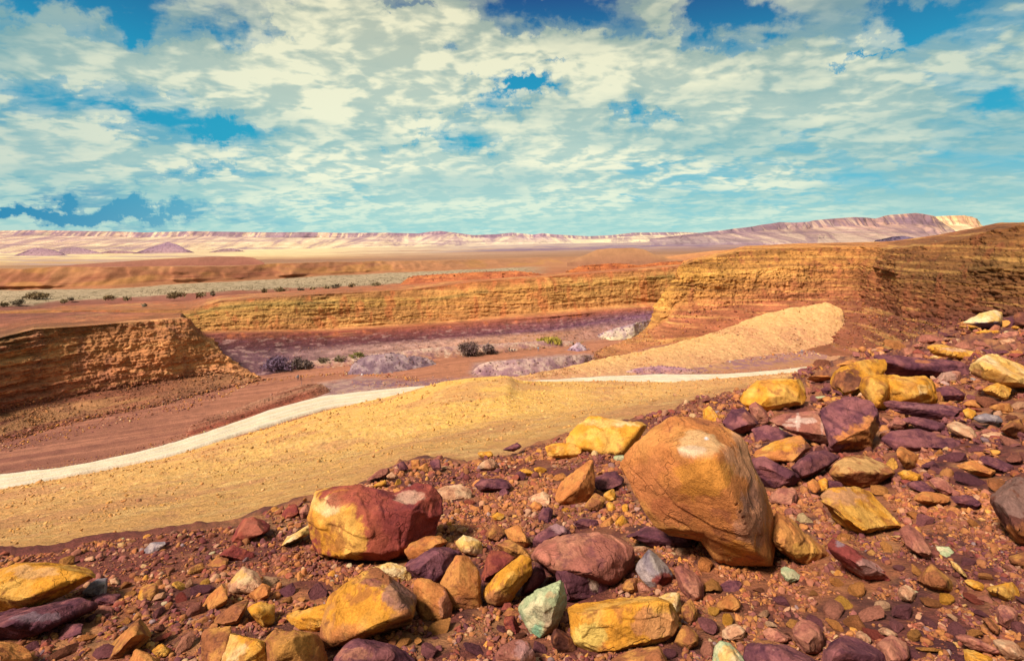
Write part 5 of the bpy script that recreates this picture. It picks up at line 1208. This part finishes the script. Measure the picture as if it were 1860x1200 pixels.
def grid_pts(key, n, wfun, band=None):
    P, Nn, V, PX, B = GR[key]
    w = wfun(P, V, PX); w = np.clip(w, 0, None)
    # weight by apparent area so that the spread is even to the eye
    a = 1.0
    p = (w * a).ravel(); p /= p.sum()
    i = rng.choice(P.shape[0] * P.shape[1], n, p=p)
    pt = P.reshape(-1, 3)[i]; st = P[1:, :, :] - P[:-1, :, :]
    jit = rng.normal(size=(n, 2)) * 0.0
    return pt + np.c_[rng.normal(size=n) * 0.004 * pt[:, 1], rng.normal(size=n) * 0.002 * pt[:, 1], np.zeros(n)], B.reshape(-1, 3)[i]
# ------------------------------------------------------------------ clods and blocks lying on the far slopes
def far_scatter(name, key, n, wfun, lo, hi, mix_, sink=0.1, pal=W2, pw=2.2, mul=1.0):
    p, b = grid_pts(key, n, wfun)
    s = lo * (hi / lo) ** (rng.uniform(size=n) ** pw) * p[:, 1] / F * 0.5
    c = b * (1 - mix_) + rcol(n, pal) * mix_; c *= mul * rng.uniform(0.8, 1.15, (n, 1))
    scatter(name, p, s, c, M_debris, lowt, sink=sink, flat=0.8)
WY = np.array([.35, .3, .1, .0, .03, .05, .2, 0, .15, .05, .01])
def clump(P, f, lo=0.0, off=0.0): return ss(fbm(P.reshape(-1, 3), f, 3, 0.6, off).reshape(P.shape[:2]), lo, lo + 0.3)
vis = lambda PX: ((PX > -60) & (PX < 1920)).astype(float)
FAN = [k for k in GR if k.startswith('slope') and k != 'slope'][0]
far_scatter('clods', 'slope', 11000, lambda P, V, PX: vis(PX) * (V > 0.6) * (V < 2.97) * (0.25 + clump(P, 0.08)), 2.2, 9.5, 0.25, -0.05, WY, 1.8, 0.86)
far_scatter('clods', 'slope', 420, lambda P, V, PX: vis(PX) * (V > 0.8) * (V < 2.9), 6.0, 14.0, 0.5, 0.0, WY)
far_scatter('clods', 'slope', 900, lambda P, V, PX: vis(PX) * (V > 2.90) * (V < 3.0), 2, 7, 0.3, 0.0, WY)
far_scatter('clods', FAN, 2200, lambda P, V, PX: (V > 1.0) * (V < 2.0) * (0.2 + clump(P, 0.06)), 1.5, 5.0, 0.4, 0.0, WY, 2.0, 0.85)
far_scatter('talus_blocks', 'bluff', 5200, lambda P, V, PX: vis(PX) * ((V > 0.9) & (V < 2.15)) * (0.2 + clump(P, 0.06)), 1.6, 7.0, 0.3, 0.0)
far_scatter('talus_blocks', 'bluff', 700, lambda P, V, PX: vis(PX) * ((V > 0.93) & (V < 1.2)), 4.0, 11.0, 0.5, 0.0)
WALL = [k for k in GR if k.startswith('cliff') and k != 'cliff'][0]
far_scatter('talus_blocks', WALL, 8000, lambda P, V, PX: vis(PX) * ((V > 0.8) & (V < 2.1)) * (0.2 + clump(P, 0.05) + 1.5 * (PX > 1500)), 1.6, 7.5, 0.5, 0.0)
far_scatter('talus_blocks', WALL, 900, lambda P, V, PX: vis(PX) * ((V > 2.0) & (V < 6.0)), 1.6, 6.0, 0.4, 0.0)
far_scatter('talus_blocks', 'cliff', 2500, lambda P, V, PX: ((PX > 440) & (PX < 1300)) * ((V > 0.8) & (V < 3.0)), 1.2, 4.5, 0.35, 0.0)
for k_ in [k for k in GR if k.startswith(('mound', 'bank', 'terrace'))]:
    a_ = GR[k_][3]; n_ = int(np.clip((a_.max() - a_.min()) * 3.2, 120, 900))
    far_scatter('gravel', k_, n_, lambda P, V, PX: (V > 0.9) * (V < 3.2), 1.2, 5.0, 0.35, 0.0, np.array([.0, .08, .1, .05, .2, .4, .2, 0, .1, .4, .0]), 2.2, 0.9)
# blocks bordering the fan, the road and the dry bed
def line_scatter(name, pts, n, wid, lo, hi, pal=W2, mul=1.0, z=ZF):
    pts = np.array(pts, float); t = rng.uniform(0, 1, n) * (len(pts) - 1)
    px = np.interp(t, np.arange(len(pts)), pts[:, 0]); py = np.interp(t, np.arange(len(pts)), pts[:, 1]) + rng.normal(size=n) * wid
    d = (-z * F) / (py - HY); P = W(px, py, d)
    s = lo * (hi / lo) ** (rng.uniform(size=n) ** 2) * d / F * 0.5
    scatter(name, P, s, rcol(n, pal) * mul, M_debris, lowt, sink=0.1)
WO = np.array([.2, .3, .2, .08, .0, .08, .2, 0, .15, .05, .0])
line_scatter('talus_blocks', [(400, 722), (430, 706), (470, 693), (560, 683), (640, 678), (700, 682), (760, 690)], 420, 2.0, 1.8, 6, WO)
line_scatter('talus_blocks', [(1010, 672), (1080, 660), (1150, 648), (1230, 634), (1300, 618)], 520, 3.0, 1.8, 6.5, WO)
line_scatter('talus_blocks', [(1200, 660), (1300, 652), (1420, 644), (1500, 638), (1600, 640), (1680, 645)], 900, 4.0, 1.8, 6.5, np.array([.1, .2, .2, .05, .1, .2, .2, 0, .1, .2, .0]))
line_scatter('talus_blocks', [(0, 815), (150, 780), (300, 746), (420, 712)], 700, 5.0, 1.8, 6.5, W2)
line_scatter('gravel', [(640, 700), (760, 696), (860, 690), (930, 688)], 500, 4.0, 1.5, 4.5, np.array([.0, .1, .1, .05, .2, .4, .2, 0, .1, .4, .0]))
line_scatter('gravel', [(0, 856), (200, 826), (330, 792), (420, 764)], 260, 2.0, 1.5, 4.5, W2)

WR = np.array([.2, .2, .05, .0, .0, .05, .5, 0, .6, .2, .0])
line_scatter('gravel', [(0, 889), (100, 869), (180, 853), (250, 841), (330, 823), (400, 800), (500, 771), (600, 741), (700, 723)], 700, 1.6, 1.5, 5.0, WR)
line_scatter('gravel', [(0, 861), (100, 850), (180, 837), (250, 822), (330, 799), (400, 777), (500, 742), (600, 718), (700, 707), (790, 700)], 700, 1.6, 1.3, 4.0, WR)
line_scatter('gravel', [(940, 688), (1050, 685), (1200, 678), (1350, 676), (1490, 662)], 500, 1.2, 1.2, 3.4, WR)

# ------------------------------------------------------------------ shrubs
M_leaf = surf_mat('shrub_surface', 3.0, 0.2, 0.05, 0.35, 0.8, 5.0)
def shrub(px, py, w, h, c1, c2, label, group, zpl, kind='shrub', up=0.0):
    d = -zpl * F / (py - HY); k = d / F; Wm = w * k; Hm = h * k
    r = np.random.RandomState(int(px * 7 + py))
    n = int(np.clip(w * h * 2.2, 120, 1600)); 
    # clusters of small leaf faces along twigs
    nc = 18; cc = r.normal(size=(nc, 3)); cc /= np.linalg.norm(cc, axis=1)[:, None]; cc *= r.uniform(0.3, 1, (nc, 1)) ** 0.5
    cc = cc * [Wm * 0.40, Wm * 0.3, Hm * 0.38]; cc[:, 2] = cc[:, 2] + Hm * 0.5
    q = r.randint(nc, size=n); p = cc[q] + r.normal(size=(n, 3)) * [Wm * .09, Wm * .08, Hm * .12]
    p[:, 2] = np.abs(p[:, 2])
    s = 1.3 * k * r.uniform(0.6, 1.5, (n, 1, 1)); tri = r.normal(size=(n, 3, 3)) * s
    if up: tri[:, 2] = [0, 0, 1] * s[:, 0] * 5 * up
    V = (p[:, None] + tri).reshape(-1, 3)
    t = r.uniform(size=(n, 1)); col = np.repeat(C(*c1) * (1 - t) + C(*c2) * t, 3, 0)
    o = mesh_np(kind, V, np.arange(3 * n).reshape(-1, 3), M_leaf, col, smooth=False)
    o.location = W(px, py, d); tag(o, label, 'shrub' if kind == 'shrub' else 'grass clump', group)
    if kind == 'shrub':
        sv, sf = [], []
        for i in range(9):
            e = cc[i % nc]; b = len(sv); rad = 0.35 * k
            a = np.array([r.normal() * 0.1 * Wm * .3, r.normal() * 0.1 * Wm * .3, -0.2])
            for (c_, rr) in ((a, rad), (e, rad * 0.3)):
                for j in range(4): sv.append(c_ + rr * np.array([math.cos(j * 1.571), math.sin(j * 1.571), 0]))
            for j in range(4): sf.append((b + j, b + (j + 1) % 4, b + 4 + (j + 1) % 4, b + 4 + j))
        st = mesh_np('stem', np.array(sv), np.array(sf), M_leaf, np.tile(C(90, 66, 56), (len(sv), 1)), smooth=False); st.parent = o
g1 = 'shrubs by the canyon floor'
dk, ol, pu, gr_ = (122, 102, 82), (150, 142, 66), (136, 108, 124), (144, 118, 108)
for a in ((850, 646, 42, 26, (132, 104, 98), dk, 'large dark leafless shrub below the pale bank on the canyon floor'), (886, 643, 30, 17, gr_, dk, 'smaller dark shrub right of the large leafless one'),
          (505, 674, 62, 26, pu, (116, 94, 108), 'wide purple-grey shrub in the shaded corner by the bluff foot'), (548, 669, 44, 18, (116, 98, 92), dk, 'dark shrub right of the wide purple-grey one in the shaded corner'),
          (588, 664, 26, 14, (124, 112, 66), dk, 'small dark green shrub left of the olive ones'), (615, 662, 30, 16, (130, 122, 62), dk, 'middle olive shrub left of the purple mound'), (646, 658, 40, 17, ol, (96, 90, 44), 'olive-yellow shrub touching the purple mound')):
    shrub(*a, g1, ZF)
shrub(1000, 627, 46, 12, (200, 180, 70), (160, 146, 60), 'low yellow-green reed clump at the edge of the dry bed', 'reeds', ZF, 'grass_clump', 0.7)
shrub(710, 649, 20, 7, (110, 80, 110), dk, 'little purple shrub on top of the purple mound', g1, -40.5)
plat = [(7, 556, 14, 7, 'olive tuft at the far left edge of the pale wash'), (34, 553, 26, 8, 'second shrub from the left edge of the pale wash'), (67, 542, 44, 11, 'widest dark shrub near the left end of the pale wash'),
        (117, 550, 14, 6, 'small shrub just right of the widest dark one'), (129, 545, 9, 5, 'tiny shrub above and right of the widest dark one'), (197, 544, 22, 7, 'dark shrub midway along the near edge of the wash'),
        (232, 545, 16, 5, 'low shrub in the scrub strip left of the long grey-green shrub'), (262, 556, 8, 4, 'lone tiny purple shrub on the brown plateau'), (318, 541, 38, 10, 'long grey-green shrub above the bluff corner'), (365, 538, 18, 7, 'round shrub just right of the long grey-green shrub'),
        (386, 536, 9, 5, 'tiny round shrub second right of the long grey-green shrub'), (480, 531, 12, 5, 'first small shrub along the cliff rim behind the alcove'), (508, 529, 24, 6, 'pair-like wide shrub along the cliff rim'),
        (547, 528, 12, 5, 'small shrub right of the wide rim shrub'), (569, 526, 10, 4, 'tiny rim shrub left of the last pair'), (594, 525, 12, 5, 'left shrub of the last pair on the rim'), (611, 524, 18, 6, 'right and larger shrub of the last pair on the rim'),
        (640, 521, 14, 5, 'small shrub between the last pair and the terrace'), (684, 520, 22, 6, 'shrub nearest to the red terrace on the wash edge')]
for i, (a, b, c_, d_, lab) in enumerate(plat): shrub(a, b, c_, d_, [(176, 156, 100), (150, 140, 108), (160, 136, 84)][i % 3], (128, 108, 78), lab, 'shrubs along the pale wash', -25.6)
# the scrub dotted over the wash: nobody could count it
def scrub():
    P, Nn, V, PX, B = GR['terrain']
    w = ((V > 0.98) & (V < 1.9) & (PX > -100) & (PX < 960)).astype(float) * (0.15 + clump(P, 0.03)) * (1.9 - V)
    i = rng.choice(w.size, 2600, p=(w / w.sum()).ravel()); p = P.reshape(-1, 3)[i] + np.c_[rng.normal(size=2600) * .8, rng.normal(size=2600) * .8, np.zeros(2600)]
    s = rng.uniform(0.8, 2.2, 2600) * p[:, 1] / F * 0.5
    c = np.where(rng.uniform(size=(2600, 1)) < 0.6, C(150, 132, 88), C(116, 98, 74)) * rng.uniform(0.8, 1.2, (2600, 1))
    scatter('scrub', p, s, c, M_leaf, lowt, sink=0.3)
scrub()

def scrub_strip(pts, n, wid, lo, hi, c1, c2):
    pts = np.array(pts, float); t = rng.uniform(0, 1, n) * (len(pts) - 1)
    px = np.interp(t, np.arange(len(pts)), pts[:, 0]); py = np.interp(t, np.arange(len(pts)), pts[:, 1]) + rng.normal(size=n) * wid
    d = (-ZF * F) / (py - HY); P = W(px, py, d); P[:, 2] += np.abs(rng.normal(size=n)) * 0.35
    s = rng.uniform(lo, hi, n) * d / F * 0.5; u_ = rng.uniform(size=(n, 1))
    scatter('scrub', P, s, C(*c1) * u_ + C(*c2) * (1 - u_), M_leaf, lowt, sink=0.2, flat=1.4)
scrub_strip([(470, 672), (520, 672), (580, 664), (640, 656)], 700, 2.2, 0.8, 2.6, (96, 74, 92), (124, 106, 84))
scrub_strip([(800, 646), (860, 644), (930, 638)], 260, 1.6, 0.8, 2.2, (110, 88, 76), (140, 120, 80))
scrub_strip([(660, 652), (720, 650), (800, 644)], 200, 1.5, 0.8, 2.0, (120, 92, 104), (150, 130, 90))
scrub_strip([(930, 638), (1000, 630), (1060, 622)], 200, 1.2, 0.7, 1.8, (130, 110, 70), (160, 146, 70))
# ------------------------------------------------------------------ people on the canyon floor
M_cloth = surf_mat('clothing_surface', 20.0, 0.1, 0.01, 0.12, 0.85, 4.0)
def person(px, py, shirt, trousers, label, stride=0.12, arm=0.15, seat=False, turn=0.0, hair=(60, 40, 36)):
    d = -ZF * F / (py - HY)
    hz = 0.92 if not seat else 0.30
    J = {'pel': (0, 0, hz), 'spi': (0, 0.02, hz + .24), 'che': (0, 0, hz + .46), 'nec': (0, 0, hz + .60), 'hed': (0, -.02, hz + .70), 'top': (0, 0, hz + .82)}
    if seat: leg = lambda s: [(s * .10, 0, hz - .02), (s * .16, -.42, hz + .16), (s * .15, -.52, .06), (s * .16, -.68, .04)]
    else: leg = lambda s: [(s * .10, 0, hz - .06), (s * .11, -s * stride * .6, .50), (s * .11, -s * stride + .05, .08), (s * .12, -s * stride - .12, .04)]
    armp = lambda s: [(s * .20, 0, hz + .50), (s * .27, s * arm * .5 + .02, hz + .24), (s * .26, s * arm - .10, hz + .02), (s * .26, s * arm - .16, hz - .07)]
    bm = bmesh.new(); lay = bm.verts.layers.skin.verify(); R = {}
    def v(p, r_):
        q = bm.verts.new(p); q[lay].radius = (r_, r_ * 0.8); return q
    V = {k: v(p, r_) for (k, p), r_ in zip(J.items(), (.15, .13, .16, .06, .10, .085))}
    ks = list(V)
    for a, b in zip(ks, ks[1:]): bm.edges.new((V[a], V[b]))
    for s in (-1, 1):
        prev = V['pel']
        for p, r_ in zip(leg(s), (.10, .075, .05, .04)): q = v(p, r_); bm.edges.new((prev, q)); prev = q
        prev = V['che']
        for p, r_ in zip(armp(s), (.07, .05, .04, .045)): q = v(p, r_); bm.edges.new((prev, q)); prev = q
    V['pel'][lay].use_root = True
    me = bpy.data.meshes.new('person_t'); bm.to_mesh(me); bm.free()
    o = bpy.data.objects.new('person_t', me); sc.collection.objects.link(o)
    o.modifiers.new('s', 'SKIN'); m2 = o.modifiers.new('u', 'SUBSURF'); m2.levels = 2
    out = bpy.data.meshes.new_from_object(o.evaluated_get(bpy.context.evaluated_depsgraph_get())); out.name = 'person'
    bpy.data.objects.remove(o)
    X, _ = getv(out); z = X[:, 2]; ax = np.abs(X[:, 0])
    c = np.tile(C(*shirt), (len(X), 1)); c[z < hz + .05] = C(*trousers)
    c[(z < 0.09)] = C(60, 48, 44); c[z > hz + .58] = C(206, 150, 116)
    c[(ax > .21) & (z < hz + .06) & (z > hz - .2)] = C(200, 146, 112)
    c[(z > hz + .76) | ((z > hz + .64) & (X[:, 1] > 0.02))] = C(*hair)
    set_col(out, c); out.materials.append(M_cloth)
    out.polygons.foreach_set('use_smooth', np.ones(len(out.polygons), bool))
    p = bpy.data.objects.new('person', out); p.location = W(px, py, d); p.rotation_euler[2] = turn; sc.collection.objects.link(p)
    tag(p, label, 'person', 'visitors on the canyon floor')
person(541.5, 690, (90, 150, 170), (70, 74, 92), 'person in a light blue top walking left of the one in orange', turn=1.2)
person(546.5, 690.5, (176, 110, 56), (44, 40, 48), 'person in an orange-brown top beside the one in light blue', turn=1.0)
person(925, 638.5, (50, 54, 66), (40, 42, 56), 'leftmost person in dark clothes standing by the bed bank', turn=0.6)
person(930, 638.5, (66, 60, 70), (48, 44, 56), 'middle person in dark clothes sitting by the bed bank', seat=True, turn=0.3)
person(935, 638, (92, 80, 84), (56, 50, 60), 'rightmost of the dark-clothed group, in a greyer top', seat=True, turn=-0.5)
person(977.5, 637.5, (130, 186, 200), (110, 140, 160), 'lone person in pale blue on the open dry bed', turn=2.0)
def post():
    z = ZF; d = -z * F / (704 - HY)
    bm = bmesh.new()
    bmesh.ops.create_cone(bm, cap_ends=True, segments=8, radius1=0.07, radius2=0.05, depth=2.0)
    bmesh.ops.translate(bm, verts=bm.verts[:], vec=(0, 0, 1.0))
    me = bpy.data.meshes.new('marker_post'); bm.to_mesh(me); bm.free(); set_col(me, np.tile(C(120, 104, 116), (len(me.vertices), 1))); me.materials.append(M_cloth)
    o = bpy.data.objects.new('marker_post', me); o.location = W(548, 704, d); sc.collection.objects.link(o); tag(o, 'thin grey marker post rising below the two walkers', 'post')
    me = template(55, 12, 0.6); set_col(me, np.tile(C(226, 222, 206), (len(me.vertices), 1))); me.materials.append(M_debris)
    f = bpy.data.objects.new('base', me); f.parent = o; f.scale = (0.7, 0.5, 0.3); sc.collection.objects.link(f)
    me = template(57, 12, 0.8); set_col(me, np.tile(C(246, 240, 226), (len(me.vertices), 1))); me.materials.append(M_debris)
    f = bpy.data.objects.new('marker_stone', me); f.location = W(657.6, 681, -ZF * F / (681 - HY)); f.location.z += 0.2; f.scale = (.42, .42, .42); sc.collection.objects.link(f); tag(f, 'small white marker stone in front of the purple mound', 'stone')
post()
